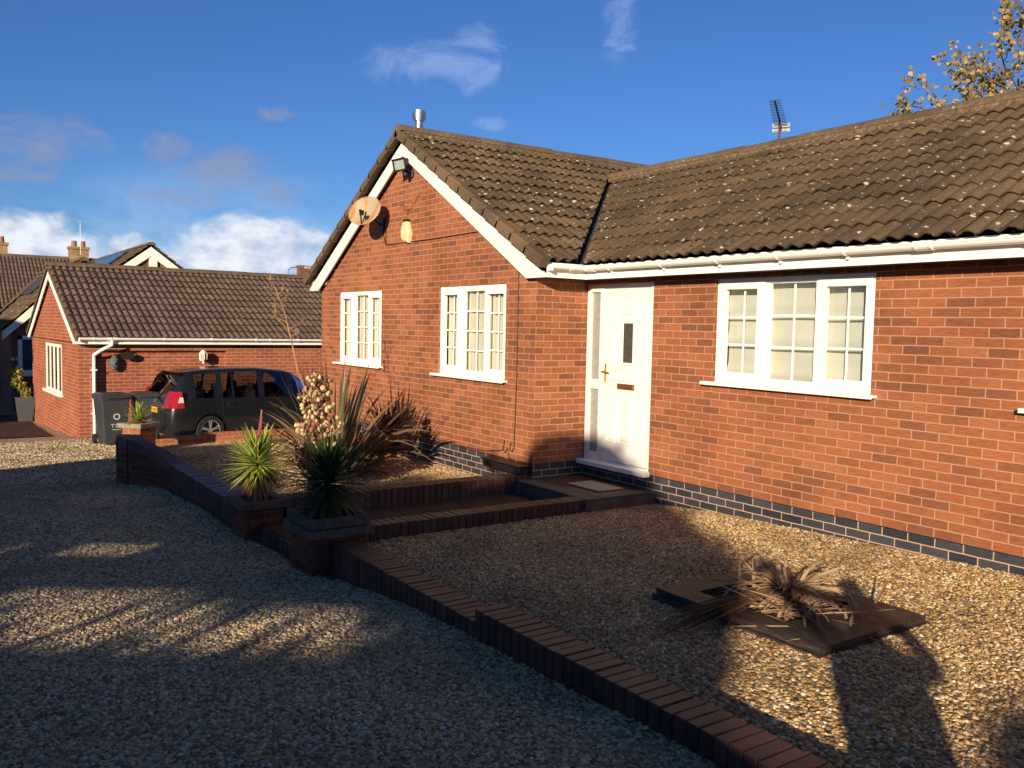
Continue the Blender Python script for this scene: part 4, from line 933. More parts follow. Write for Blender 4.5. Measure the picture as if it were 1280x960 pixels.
mb = MB(); rnd = random.Random(6); flaxclump(mb, 95, .28, .35, .75, .018, .1, .9, (.9, 2.2)); mb.build('dry_leaves', M_DEAD, parent=t)
mb = MB(); q = Vector((-10.1, 4.30, -.32)); st_ = [(-10.05, 4.3, -.3), (-10.0, 3.95, .5), (-10, 3.72, .99), (-10, 3.65, 1.32), (-10, 3.60, 1.52), (-10.0, 3.56, 1.68), (-10, 3.50, 1.84), (-10, 3.42, 2.02), (-10, 3.38, 2.12)]
mb.tube([Vector(p) - q for p in st_], [.012, .011, .010, .009, .007, .006, .006, .008, .006], 6)
rnd = random.Random(9)
for zf_ in (1.42, 1.5, 1.58, 1.66, 1.74, 1.82, 1.9, 1.98):
    yy = interp(zf_, [1.32, 1.68, 2.1], [3.65, 3.56, 3.4]); p = Vector((-10, yy, zf_)) - q
    for k in range(2):
        e_ = p + Vector((rnd.uniform(-.1, .1), rnd.choice((-1, 1)) * rnd.uniform(.04, .16), rnd.uniform(.0, .1))); mb.tube([p, e_], .003, 4)
        for j in range(3): c_ = e_ + Vector((rnd.uniform(-.03, .03), rnd.uniform(-.03, .03), rnd.uniform(-.02, .04))); mb.tube([e_, c_ + Vector((0, 0, .03))], [.004, .006], 4)
mb.build('seed_stalk', simple('dry_stalk', (.36, .22, .12), rough=.8, var=.3), parent=t)

# potted dark flax by the wall
t = thing('potted_flax', 'dark purple flax in a black pot against the gable wall', 'potted plant', (-11.05, 5.42, -.33))
mb = MB(); prof = [(.13, 0), (.19, .02), (.2, .26), (.215, .28), (.215, .32), (.19, .32), (.18, .28)]
n0 = 0
for r_p, z_p in prof:
    for k in range(20): a = k * math.pi / 10; mb.v.append(Vector((r_p * math.cos(a), r_p * math.sin(a), z_p)))
for i in range(len(prof) - 1):
    for k in range(20): l = (k + 1) % 20; mb.face((i * 20 + k, i * 20 + l, i * 20 + 20 + l, i * 20 + 20 + k))
mb.face([(len(prof) - 1) * 20 + k for k in range(20)]); mb.build('pot', M_BLACK, parent=t, smooth=False)
mb = MB(); rnd = random.Random(12)
for k in range(60):
    a = rnd.uniform(0, 6.28); blade(mb, (.1 * math.cos(a), .1 * math.sin(a), .28), a + rnd.uniform(-.4, .4), rnd.uniform(.75, 1.5), rnd.uniform(.45, .85), .018, rnd.uniform(.1, 1.7), seg=8, fold=.3, twist=rnd.uniform(-1, 1))
mb.build('leaves', M_FLAXD, parent=t)

# timber framed square bed with a dead plant
t = thing('timber_frame', 'square frame of dark weathered sleepers lying on the front gravel bed', 'timber planter', (-3.22, 4.2, -.15))
mb = MB(); X0, X1, Y0, Y1 = -4.02, -2.74, 3.88, 4.93; I0, I1, J0, J1 = -3.80, -3.12, 4.08, 4.72
def sleeper(mb, x0, x1, y0, y1, z0, z1): mb.box(x0, x1, y0, y1, z0, z1, bev=.012)
for (zz0, zz1, e_) in ((-.3, -.118, .0), (-.116, -.082, .02)):
    def mitre(P):
        n = len(mb.v)
        for z_ in (zz0, zz1):
            for (x_, y_) in P: mb.v.append(Vector((x_, y_, z_)))
        for q_ in ((0, 3, 2, 1), (4, 5, 6, 7), (0, 1, 5, 4), (1, 2, 6, 5), (2, 3, 7, 6), (3, 0, 4, 7)): mb.face([n + v for v in q_])
    a0, a1, c0, c1 = X0 + e_, X1 - e_, Y0 + e_, Y1 - e_; g_ = .002
    mitre([(a0 + g_, c0), (a1 - g_, c0), (I1 - g_, J0), (I0 + g_, J0)]); mitre([(a1, c0 + g_), (a1, c1 - g_), (I1, J1 - g_), (I1, J0 + g_)])
    mitre([(a1 - g_, c1), (a0 + g_, c1), (I0 + g_, J1), (I1 - g_, J1)]); mitre([(a0, c1 - g_), (a0, c0 + g_), (I0, J0 + g_), (I0, J1 - g_)])
M_SLP = bpy.data.materials.new('sleeper_timber'); tr_, ns, ls, b = nt(M_SLP)
g = N(ns, 'ShaderNodeNewGeometry'); tc = N(ns, 'ShaderNodeTexCoord'); nz = N(ns, 'ShaderNodeTexNoise'); nz.inputs['Scale'].default_value = 9; nz.inputs['Detail'].default_value = 7; mp = N(ns, 'ShaderNodeMapping'); mp.inputs['Scale'].default_value = (.8, 7, 7); ls.new(tc.outputs['Object'], mp.inputs[0]); ls.new(mp.outputs[0], nz.inputs['Vector'])
r_ = ramp(ns, [(.3, (.012, .009, .007)), (.5, (.034, .025, .018)), (.62, (.06, .046, .034)), (.78, (.10, .082, .064))]); ls.new(nz.outputs['Fac'], r_.inputs['Fac']); ls.new(r_.outputs[0], b.inputs['Base Color']); b.inputs['Roughness'].default_value = .6
bp = N(ns, 'ShaderNodeBump'); bp.inputs['Strength'].default_value = .7; bp.inputs['Distance'].default_value = .01; ls.new(nz.outputs['Fac'], bp.inputs['Height']); ls.new(bp.outputs['Normal'], b.inputs['Normal'])
tp(mb, 'frame', M_SLP, t)
mb = MB(); mb.box(I0 - .01, I1 + .01, J0 - .01, J1 + .01, -.3, -.12); tp(mb, 'soil', M_SOIL, t)
t = thing('dead_plant', 'collapsed dry brown cordyline with straw leaves in the timber frame', 'dead plant', (-3.34, 4.40, -.13))
mb = MB(); rnd = random.Random(41)
for k in range(120):
    a = rnd.uniform(0, 6.28); r = rnd.uniform(0, .10); blade(mb, (r * math.cos(a), r * math.sin(a), rnd.uniform(-.0, .16)), a, rnd.uniform(-.25, .95), rnd.uniform(.16, .38), .014, rnd.uniform(.2, 1.8), seg=5, fold=.5, twist=rnd.uniform(-1.5, 1.5))
for k in range(110):
    x_ = rnd.gauss(0, .2); y_ = rnd.gauss(0, .16); blade(mb, (x_, y_, rnd.uniform(.0, .11)), rnd.uniform(0, 6.28), rnd.uniform(-.2, .6), rnd.uniform(.15, .46), .012, rnd.uniform(-.2, .3), seg=4, fold=.5)
mb.build('leaves', leafmat('straw_leaf', (.52, .38, .24), (.44, .30, .18), rough=.8, trans=.15, dead=(.72, (.24, .13, .08))), parent=t)
mb = MB()
for k in range(20): blade(mb, (-.05 + rnd.uniform(-.05, .05), -.05 + rnd.uniform(-.05, .05), .14), R(-94) + rnd.uniform(-.12, .12), -.08 + rnd.uniform(-.1, .05), rnd.uniform(.7, 1.0), .013, rnd.uniform(.1, .25), seg=5, fold=.5)
mb.build('fallen_leaves', leafmat('brown_dead_leaf', (.20, .10, .055), (.15, .075, .045), rough=.8, trans=.1), parent=t)
mb = MB()
for k in range(70):
    s_ = rnd.uniform(.008, .02); mb.box(-s_, s_, -s_, s_, -.003, .003, M=Matrix.Translation((rnd.uniform(-.33, .28), rnd.uniform(-.22, .36), .025)) @ Matrix.Rotation(rnd.uniform(-.6, .6), 4, 'X') @ Matrix.Rotation(rnd.uniform(0, 3), 4, 'Z'))
tag(mb.build('bark_chips', islandmat('bark', [(0, (.12, .06, .035)), (1, (.32, .2, .13))]), parent=t), kind='stuff')

exec_garage = True
# ---------------------------------------------------------------- garage (slightly turned)
GA = R(2.5); GL = Vector((-20.6, 2.77, -1.06)); garage = thing('garage', 'detached red brick garage with brown pantiled roof and four light gable window', 'garage', GL, -0.0)
garage.rotation_euler = (0, 0, GA)      # local: x = -depth of gable (negative x), y along the long wall
def gp(mb, name, mat, par=None, **k): return mb.build(name, mat, parent=par or garage, **k)
GW, GLn = 6.35, 9.0; ZF = 2.10; gp_ = .49
mb = MB(); wall(mb, (-GW, 0, 0), (0, 0, 0), 0, ZF, [(-3.95 + GW - .0, -1.55 + GW, .95, 2.05)][:0] + [(GW - 4.15, GW - 1.95, .83, 2.0)])
zap = ZF + GW / 2 * gp_; mb.poly([(-GW, 0, ZF), (0, 0, ZF), (-GW / 2, 0, zap)])
wall(mb, (0, 0, 0), (0, GLn, 0), 0, ZF, [(.34, 3.2, 0, 1.93)], depth=.11, inward=Vector((-1, 0, 0))); wall(mb, (0, GLn, 0), (-GW, GLn, 0), 0, ZF, []); wall(mb, (-GW, GLn, 0), (-GW, 0, 0), 0, ZF, [])
mb.quad((-.11, .34, 0), (-.11, 3.2, 0), (-.11, 3.2, 1.93), (-.11, .34, 1.93)); mb.poly([(-GW, GLn, ZF), (-GW / 2, GLn, zap), (0, GLn, ZF)])
mb.box(-GW - .01, .006, -.012, 0.0, -.3, .03, mi=0)
gp(mb, 'wall', M_REDG)
V1 = Vector((-1, 0, gp_)).normalized(); gl = (GW / 2 + .28) / V1.x * -1; ncg = 11
mb = MB(); ez = ZF + .09
tile_slope(mb, (.28, -.10, ez), (0, 1, 0), V1, 31, ncg, gauge=gl / ncg, res=7, jit=.005, lip=.042)
gp(mb, 'roof', M_TILEG)
mb = MB(); tile_slope(mb, (-GW - .28, GLn + .2, ez), (0, -1, 0), Vector((1, 0, gp_)).normalized(), 31, ncg, gauge=gl / ncg, res=4)
gp(mb, 'roof', M_TILEG)
zr = ez + (GW / 2 + .28) * gp_
mb = MB(); ridge_line(mb, (-GW / 2, -.13, zr + .06), (-GW / 2, GLn + .2, zr + .06), r=.14); gp(mb, 'ridge_tiles', M_RIDGE)
mb = MB()
def barge2(mb, xf, xa, za, y0, y1, pit, zfoot, w=.16):
    s_ = 1 if xf > xa else -1
    pts = [(xf, zfoot + .04), (xa, za), (xa, za - w), (xf - s_ * .32, zfoot), (xf, zfoot)]
    f = [(p[0], y0, p[1]) for p in pts]; b_ = [(p[0], y1, p[1]) for p in pts]
    if s_ > 0: f, b_ = f[::-1], b_[::-1]
    mb.poly(f); mb.poly(b_[::-1])
    for i in range(5): j = (i + 1) % 5; mb.quad(f[j], f[i], b_[i], b_[j])
barge2(mb, .20, -GW / 2, zr - .14, -.08, -.06, gp_, ZF - .02, .17); barge2(mb, -GW - .20, -GW / 2, zr - .14, -.08, -.06, gp_, ZF - .02, .17)
gp(mb, 'bargeboard', M_UPVC2)
mb = MB(); ver = M_TILEG
for s_ in (1, -1):
    xe = .28 if s_ > 0 else -GW - .28; V = Vector((-s_, 0, gp_)).normalized(); Nn = Vector((s_ * gp_, 0, 1)).normalized(); a = Vector((xe, 0, ez)); 
    for (y0, h0, h1) in ((-.105, -.05, .035),):
        n = len(mb.v)
        for q_ in (0, gl):
            for (yy, hh) in ((y0, h0), (y0, h1), (y0 + .05, h1), (y0 + .05, h0)): mb.v.append(a + V * q_ + Nn * hh + Vector((0, yy, 0)))
        for q_ in ((0, 1, 5, 4), (1, 2, 6, 5), (2, 3, 7, 6), (3, 0, 4, 7), (0, 3, 2, 1), (4, 5, 6, 7)): mb.face([n + v for v in q_])
gp(mb, 'verge', M_TILEV)
mb = MB(); mb.box(.20, .222, -.06, GLn, ZF - .02, ZF + .14); gp(mb, 'fascia', M_UPVC)
mb = MB(); mb.box(.0, .20, -.055, GLn, ZF - .005, ZF + .01); mb.box(-GW, 0, -.058, -.002, ZF + .0, ZF + .005); gp(mb, 'soffit', M_SOFFIT)
mb = MB(); gutter(mb, (.285, -.02, ZF + .115), (.285, GLn, ZF + .115)); 
for yy in (.25, .62, 1.7, 2.75, 3.8, 4.15, 4.85, 5.9, 6.9): coll(mb, (.285, yy, ZF + .115), (0, 1, 0), .03)
coll(mb, (.285, .62, ZF + .115), (0, 1, 0), .2); mb.box(.22, .345, -.04, -.015, ZF + .04, ZF + .125)
gut = gp(mb, 'gutter', M_UPVC)
mb = MB(); r_s = .036
mb.tube([(.285, .62, ZF + .07), (.285, .62, ZF - .03), (.20, .40, ZF - .16), (.06, .30, ZF - .26), (.05, .30, ZF - .32), (.05, .30, .02)], r_s, 8)
for zz in (.55, 1.5): mb.box(.0, .09, .245, .355, zz, zz + .03)
gp(mb, 'downpipe', M_UPVC)
# garage window, four narrow lights
mb = MB(); gx0, gx1, gz0, gz1 = -4.15, -1.95, .83, 2.0
mb.box(gx0, gx1, .0, .03, gz0, gz0 + .07); mb.box(gx0, gx1, .0, .03, gz1 - .07, gz1)
for k in range(5): xx = lerp(gx0 + .055, gx1 - .055, k / 4); mb.box(xx - .055, xx + .055, .002, .022, gz0 + .069, gz1 - .069)
wf = gp(mb, 'window', M_UPVC2)
mb = MB(); mb.quad((gx0, .018, gz0), (gx1, .018, gz0), (gx1, .018, gz1), (gx0, .018, gz1)); gp(mb, 'pane', M_GLASS, wf)
mb = MB(); mb.box(gx0 - .15, gx1 + .1, -.07, .01, gz0 - .05, gz0 + .01); gp(mb, 'sill', M_UPVC2, wf)
mb = MB(); mb.quad((gx0, .25, gz0), (gx1, .25, gz0), (gx1, .25, gz1), (gx0, .25, gz1)); gp(mb, 'curtain', simple('grey_curtain', (.22, .22, .19), rough=.9), wf)

def GP(x, y, z): return garage.matrix_basis @ Vector((x, y, z))
bpy.context.view_layer.update()
def onG(name, label, cat, y, z): 
    t = thing(name, label, cat); t.location = Matrix.Translation(GL) @ Matrix.Rotation(GA, 4, 'Z') @ Vector((0, y, z)); t.rotation_euler = (0, 0, GA); return t
t = onG('wall_lantern', 'white wall lantern under the garage gutter above the car roof', 'lantern', 2.62, 1.80)
mb = MB(); mb.box(0, .02, -.05, .05, -.11, .11, bev=.008); n0 = len(mb.v)
for zz, rr in ((-.12, .02), (-.09, .055), (-.07, .075), (.07, .085), (.10, .075), (.15, .02)):
    for k in range(6): a = k * math.pi / 3; mb.v.append(Vector((.10 + rr * math.cos(a), rr * math.sin(a), zz)))
for i in (0, 1, 3, 4):
    for k in range(6): l = (k + 1) % 6; mb.face((n0 + i * 6 + k, n0 + i * 6 + l, n0 + i * 6 + 6 + l, n0 + i * 6 + 6 + k))
for k in range(6): a = k * math.pi / 3; mb.tube([(.10 + .075 * math.cos(a), .075 * math.sin(a), -.07), (.10 + .085 * math.cos(a), .085 * math.sin(a), .07)], .012, 5)
mb.tube([(.01, 0, -.07), (.06, 0, -.13), (.1, 0, -.11)], .01, 6); mb.ball((.1, 0, -.15), .022, 2)
mb.build('lantern_case', M_UPVC, parent=t)
mb = MB(); mb.cyl((.10, 0, -.068), (.10, 0, .068), .066, .072, 6); mb.build('glass', simple('amber_glass', (.55, .42, .2), rough=.2, var=.3, scale=30), parent=t)
t = onG('wall_mask', 'grey carved face plaque hanging on the garage wall near the downpipe', 'wall ornament', .72, 1.66)
mb = MB(); mb.ball((.0, 0, 0), (.07, .085, .17), 3, jit=.25); mb.ball((.065, 0, -.01), (.03, .02, .04), 1); mb.ball((.06, -.03, .05), (.02, .02, .015), 1); mb.ball((.06, .03, .05), (.02, .02, .015), 1); mb.box(.03, .07, -.035, .035, -.085, -.065)
mb.build('face', simple('slate_cast', (.10, .11, .115), rough=.7, var=.35, scale=30, bump=.5), parent=t)
t = onG('hanging_sign', 'dark oval sign hanging from a thin bracket beside the wall ornament', 'sign', .98, 1.82)
mb = MB(); n = 24
for xx in (.05, .07):
    for k in range(n): a = 2 * math.pi * k / n; mb.v.append(Vector((xx, .15 * math.cos(a), .085 * math.sin(a))))
mb.face(range(n)); mb.face(range(2 * n - 1, n - 1, -1))
for k in range(n): l = (k + 1) % n; mb.face((k, l, n + l, n + k))
mb.build('plate', simple('sign_dark', (.02, .016, .014), rough=.5), parent=t)
mb = MB(); mb.tube([(.0, -.55, .13), (.05, -.5, .14), (.06, 0, .12)], .008, 5); mb.tube([(.06, 0, .12), (.06, 0, .08)], .005, 4); mb.build('bracket', M_BLACK, parent=t)

# ---------------------------------------------------------------- wheelie bins
M_PRINT = simple('white_print', (.5, .5, .48), rough=.6)
def bin_(label, y, x=-18.95, rz=0, emb=True):
    t = thing('wheelie_bin', label, 'wheelie bin', (x, y, gz(x) - .0), rz, 'wheelie bins beside the garage')
    mb = MB(); n0 = 0
    def ring(hw, hd, z, r=.04):
        out = []
        for cx, cy, a0 in ((hd - r, hw - r, 0), (-hd + r, hw - r, 90), (-hd + r, -hw + r, 180), (hd - r, -hw + r, 270)):
            for k in range(4): a = R(a0 + k * 30); out.append(Vector((cx + r * math.cos(a), cy + r * math.sin(a), z)))
        return out
    rs = [ring(.20, .27, .04), ring(.205, .275, .08), ring(.275, .35, .93), ring(.295, .37, .935), ring(.295, .37, .975)]
    for r_ in rs: mb.v += r_
    for i in range(4):
        for k in range(16): l = (k + 1) % 16; mb.face((i * 16 + k, i * 16 + l, i * 16 + 16 + l, i * 16 + 16 + k))
    mb.face(range(15, -1, -1)); mb.build('body', M_GREYP, parent=t, smooth=False)
    mb = MB(); rs = [ring(.305, .385, .978), ring(.305, .385, 1.0), ring(.27, .33, 1.045), ring(.2, .25, 1.06)]
    for r_ in rs: mb.v += r_
    for i in range(3):
        for k in range(16): l = (k + 1) % 16; mb.face((i * 16 + k, i * 16 + l, i * 16 + 16 + l, i * 16 + 16 + k))
    mb.face(range(48, 64)); mb.tube([(.37, -.2, .99), (.41, -.19, .985), (.41, .19, .985), (.37, .2, .99)], .014, 6); mb.build('lid', M_GREYP, parent=t)
    for s_ in (-1, 1):
        mb = MB(); mb.cyl((-.30, s_ * .23, .10), (-.30, s_ * .285, .10), .10, .10, 20); mb.build('wheel', M_RUBBER, parent=t)
    mb = MB()
    for k in range(20): a = 2 * math.pi * k / 20; b_ = 2 * math.pi * (k + 1) / 20; mb.quad(*[(.326, .02 + r * math.cos(w), .60 + r * math.sin(w)) for r, w in ((.065, a), (.065, b_), (.042, b_), (.042, a))])
    if emb: mb.build('emblem', M_PRINT, parent=t)
    mb = MB()
    for (y0, y1, z0, z1) in ((-.09, -.02, .44, .455), (-.062, -.048, .38, .455), (.0, .012, .38, .455), (.0, .06, .44, .455), (.0, .06, .38, .394), (-.07, .1, .33, .34)): mb.quad((.318, y0, z0), (.318, y1, z0), (.318, y1, z1), (.318, y0, z1))
    if emb: mb.build('lettering', M_PRINT, parent=t)
    return t
bin_('grey wheelie bin with white ring emblem next to the downpipe', 3.16, -19.05, R(4))
bin_('dark wheelie bin half hidden between the first bin and the car', 3.84, -19.15, R(-5), False)

# ---------------------------------------------------------------- car
M_PAINT = simple('black_car_paint', (.010, .012, .016), rough=.25, var=.15, scale=2, coat=.55, spec=.5)
M_CGL = glassmat('car_glass', (.42, .45, .45), 1.2)
M_CGLD = glassmat('dark_car_glass', (.10, .11, .12), 1.3)
M_TRIM = simple('black_trim', (.012, .012, .012), rough=.6)
M_ALLOY = simple('alloy_wheel', (.55, .55, .56), rough=.3, metal=.8)
car = thing('people_carrier', 'black people carrier parked close to the garage wall', 'car', (-18.78, 3.90, 0), R(10)); car.location.z = gz(-18.6) - .01
CS_ = .955
ST = [  # l, zbottom, half width, belt z, top z, roof half width
    (0.00, .42, .70, .72, .78, .60), (.03, .30, .80, .78, .86, .66), (.09, .26, .86, .92, .99, .70), (.16, .25, .885, .99, 1.10, .68), (.24, .25, .895, 1.0, 1.30, .66), (.34, .25, .90, 1.0, 1.49, .64),
    (.46, .25, .90, 1.0, 1.565, .645), (.60, .25, .90, 1.0, 1.585, .65), (.72, .25, .90, 1.0, 1.60, .655), (1.08, .22, .90, .99, 1.622, .66), (1.20, .22, .90, .985, 1.626, .665), (1.42, .22, .90, .98, 1.632, .665), (1.47, .22, .90, .98, 1.633, .665),
    (2.05, .22, .90, .965, 1.632, .665), (2.20, .22, .90, .96, 1.625, .66), (2.80, .22, .90, .945, 1.565, .64), (2.95, .22, .90, .94, 1.53, .62), (3.25, .22, .895, .93, 1.36, .61), (3.55, .22, .89, .92, 1.12, .62), (3.72, .22, .885, .90, 1.02, .66), (4.0, .22, .87, .86, .95, .66), (4.25, .24, .82, .78, .86, .60), (4.40, .28, .74, .66, .74, .52), (4.47, .35, .62, .55, .62, .42)]
def section(s_):
    l, zb_, w, bz, zt, wr = s_; ra = zt - .075 if zt - bz > .2 else bz + (zt - bz) * .6
    P = [(0, zb_), (w * .88, zb_), (w * .985, zb_ + .1), (w, zb_ + (bz - zb_) * .45), (w * .995, zb_ + (bz - zb_) * .8), (w * .955, bz), (lerp(w * .93, wr, .12), bz + .012), (wr * 1.02, ra), (wr * .93, zt - .025), (wr * .6, zt - .004), (0, zt)]
    return P
secs = [section(s_) for s_ in ST]; K = len(secs[0])
body = MB(); idx = {}
for i, P in enumerate(secs):
    for j, (w_, z_) in enumerate(P):
        for sg in (1, -1):
            if sg < 0 and w_ == 0: idx[i, j, -1] = idx[i, j, 1]; continue
            idx[i, j, sg] = len(body.v); body.v.append(Vector((sg * w_, ST[i][0], z_)) * CS_)
glass_parts = {}
def isglass(i, j):
    l0, l1 = ST[i][0], ST[i + 1][0]; lm = (l0 + l1) / 2
    if j == 6:
        if .60 <= lm <= 1.08: return 'side_window'
        if 1.20 <= lm <= 1.42: return 'side_window'
        if 1.47 <= lm <= 2.05: return 'side_window'
        if 2.20 <= lm <= 2.80: return 'side_window'
        if 2.95 <= lm <= 3.3: return 'side_window'
    if j in (8, 9) and .16 <= lm <= .40: return 'rear_window'
    if j in (8, 9) and 2.95 <= lm <= 3.6: return 'windscreen'
    return None
for i in range(len(ST) - 1):
    for j in range(K - 1):
        for sg in (1, -1):
            f = [idx[i, j, sg], idx[i + 1, j, sg], idx[i + 1, j + 1, sg], idx[i, j + 1, sg]]
            if sg > 0: f = f[::-1]
            g_ = isglass(i, j)
            if g_ is None: body.face(f)
            else:
                key = (g_, sg if g_ == 'side_window' else 0, i if g_ == 'side_window' else 0)
                glass_parts.setdefault(key, []).append([body.v[v].copy() for v in f])
for (i, s_) in ((0, 1), (len(ST) - 1, -1)):
    f = [idx[i, j, 1] for j in range(K)] + [idx[i, j, -1] for j in range(K - 2, 0, -1)]
    body.face(f if s_ > 0 else f[::-1])
bo = body.build('body', M_PAINT, parent=car, smooth=True)
# wheel arches cut from the body
cut = MB()
for l_ in (.89, 3.59):
    for s_ in (1, -1): cut.cyl((s_ * .60, l_ * CS_, .30), (s_ * 1.1, l_ * CS_, .30), .345, seg=28)
co = cut.build('cutter', M_TRIM); co.parent = car
bpy.context.view_layer.update()
md = bo.modifiers.new('arch', 'BOOLEAN'); md.object = co; md.operation = 'DIFFERENCE'; md.solver = 'FLOAT' if 'FLOAT' in [e.identifier for e in bpy.types.BooleanModifier.bl_rna.properties['solver'].enum_items] else 'FAST'
dg = bpy.context.evaluated_depsgraph_get(); nm = bpy.data.meshes.new_from_object(bo.evaluated_get(dg)); bo.modifiers.clear(); bo.data = nm
bpy.data.objects.remove(co, do_unlink=True)
try:
    for e_ in bo.data.edges: pass
    bo.data.set_sharp_from_angle(angle=R(38))
except Exception as ex: print('sharp', ex)
for (g_, sg, i), qs in glass_parts.items():
    mb = MB(); [mb.quad(*q_) for q_ in qs]; o = mb.build(g_, M_CGLD if g_ == 'rear_window' else M_CGL, parent=car)
    if g_ != 'side_window':
        bm = bmesh.new(); bm.from_mesh(o.data); bmesh.ops.remove_doubles(bm, verts=bm.verts, dist=.001)
        for f in bm.faces: f.smooth = True
        bmesh.ops.recalc_face_normals(bm, faces=bm.faces); bm.to_mesh(o.data); bm.free()
for s_ in (1, -1):   # door shut lines, sill strips
    for l_, w_ in ((1.17, .010), (2.17, .010), (3.12, .010)):
        mb = MB(); mb.box(s_ * .90 * CS_ - .004 * s_, s_ * .904 * CS_, l_ * CS_ - w_ / 2, l_ * CS_ + w_ / 2, .35, .90); mb.build('shut_line', M_TRIM, parent=car)
    mb = MB(); mb.box(s_ * .865, s_ * .872, 1.25 * CS_, 3.4 * CS_, .28, .33); mb.build('sill_strip', M_TRIM, parent=car)
for s_ in (1, -1):
    for l_ in (1.27, 2.28):
        mb = MB(); mb.box(s_ * .855, s_ * .875, l_ * CS_, (l_ + .19) * CS_, .83, .865, bev=.006); mb.build('door_handle', M_PAINT, parent=car)
    mb = MB(); mb.ball((s_ * .95, 2.98 * CS_, .97), (.10, .06, .075), 2); mb.box(s_ * .84, s_ * .92, 2.96 * CS_, 3.0 * CS_, .93, .97); mb.build('wing_mirror', M_PAINT, parent=car, smooth=True)
    for l_ in (.89, 3.59):
        mb = MB(); x0, x1 = s_ * .66, s_ * .845; yy = l_ * CS_
        n0 = len(mb.v); prof = [(x0, .20), (x0, .285), (lerp(x0, x1, .1), .30), (lerp(x0, x1, .9), .30), (x1, .285), (x1, .215)]
        for (xx, rr) in prof:
            for k in range(28): a = 2 * math.pi * k / 28; mb.v.append(Vector((xx, yy + rr * math.cos(a), .30 + rr * math.sin(a))))
        for i in range(len(prof) - 1):
            for k in range(28): l2 = (k + 1) % 28; mb.face((n0 + i * 28 + k, n0 + i * 28 + l2, n0 + i * 28 + 28 + l2, n0 + i * 28 + 28 + k))
        wh = mb.build('wheel', M_RUBBER, parent=car)
        mb = MB(); xo = x1 - s_ * .02
        mb.tube([(xo, yy + .205 * math.cos(a), .30 + .205 * math.sin(a)) for a in [2 * math.pi * k / 28 for k in range(29)]], .012, 5)
        for k in range(5):
            for e_ in (-.13, .13):
                a = 2 * math.pi * k / 5 + .3; mb.tube([(xo, yy + .04 * math.cos(a), .30 + .04 * math.sin(a)), (xo - s_ * .005, yy + .2 * math.cos(a + e_), .30 + .2 * math.sin(a + e_))], [.02, .014], 5)
        mb.cyl((xo - s_ * .03, yy, .30), (xo + s_ * .008, yy, .30), .045, seg=14); mb.build('rim', M_ALLOY, parent=wh)
        mb = MB(); mb.cyl((xo - s_ * .09, yy, .30), (xo - s_ * .05, yy, .30), .2, seg=20); mb.build('brake_disc', M_TRIM, parent=wh)
# tail lamps wrap the rear corners
M_LAMP = simple('red_lamp', (.30, .008, .008), rough=.12, var=.2, scale=20, coat=.8); M_LAMPW = simple('clear_lamp', (.60, .52, .50), rough=.12, coat=.8)
def onbody(s_, l, zz, off=.008):
    sec = None
    for i in range(len(ST) - 1):
        if ST[i][0] <= l <= ST[i + 1][0]:
            f = (l - ST[i][0]) / (ST[i + 1][0] - ST[i][0]); P0, P1 = secs[i], secs[i + 1]
            P = [(lerp(a[0], b_[0], f), lerp(a[1], b_[1], f)) for a, b_ in zip(P0, P1)]
            for j in range(1, K - 1):
                if P[j][1] <= zz <= P[j + 1][1]: w_ = lerp(P[j][0], P[j + 1][0], (zz - P[j][1]) / (P[j + 1][1] - P[j][1] + 1e-9)); return Vector((s_ * (w_ + off), l, zz)) * CS_
    return Vector((s_ * .88, l, zz)) * CS_
for s_ in (1, -1):
    mb = MB(); zs_ = fr(.82, 1.17, 6); rows = []
    for zz in zs_:
        f = (zz - .82) / .35; row = []
        lback = lerp(.00, .15, f) - .012
        row.append(Vector((s_ * lerp(.50, .52, f), lback, zz)) * CS_)
        row.append(Vector((s_ * .74, lback + .012, zz)) * CS_)
        row.append(Vector((s_ * lerp(.83, .80, f), lback + .05, zz)) * CS_)
        row.append(Vector((s_ * lerp(.895, .855, f), lback + .13, zz)) * CS_)
        row.append(Vector((s_ * lerp(.915, .875, f), lerp(.31, .26, f), zz)) * CS_)
        row.append(Vector((s_ * lerp(.88, .84, f), lerp(.32, .27, f), zz)) * CS_)
        rows.append(row)
    for i in range(6):
        for k in range(5):
            q_ = [rows[i][k], rows[i][k + 1], rows[i + 1][k + 1], rows[i + 1][k]]; mb.quad(*(q_ if s_ > 0 else q_[::-1]), mi=1 if (i in (2, 3) and k == 3) else 0)
    mb.build('tail_lamp', [M_LAMP, M_LAMPW], parent=car)
mb = MB(); mb.box(-.26, .26, -.022, -.012, .665, .775, bev=.003); pl = mb.build('number_plate', simple('yellow_plate', (.72, .40, .03), rough=.4, var=.03), parent=car)
for k in range(7):
    mb = MB(); x_ = -.215 + k * .064 + (.03 if k > 3 else 0); mb.box(x_, x_ + .010, -.025, -.0225, .685, .755); mb.box(x_ + .03, x_ + .040, -.025, -.0225, .685, .755); mb.box(x_, x_ + .04, -.0255, -.0228, .745 - (k % 3) * .025, .755 - (k % 3) * .025)
    mb.build('plate_character', M_TRIM, parent=pl)
mb = MB(); mb.box(-.78, .78, -.008, .02, .80, .825, bev=.004); mb.build('chrome_strip', simple('dull_chrome', (.3, .3, .3), rough=.25, metal=.8), parent=car)
mb = MB(); n0 = 0
mb.cyl((0, .06, .90), (0, .035, .90), .045, seg=16); mb.build('badge', M_ALLOY, parent=car)
mb = MB(); mb.tube([(0, .62, 1.56), (0, .40, 1.66), (0, .30, 1.70)], .004, 4); mb.build('radio_mast', M_TRIM, parent=car)
mb = MB(); mb.box(-.58, .58, .30, .47, 1.475, 1.50, bev=.01); mb.tube([(-.05, .1, 1.0), (.1, .16, 1.12), (.28, .22, 1.22)], .006, 4); mb.build('spoiler', M_PAINT, parent=car)
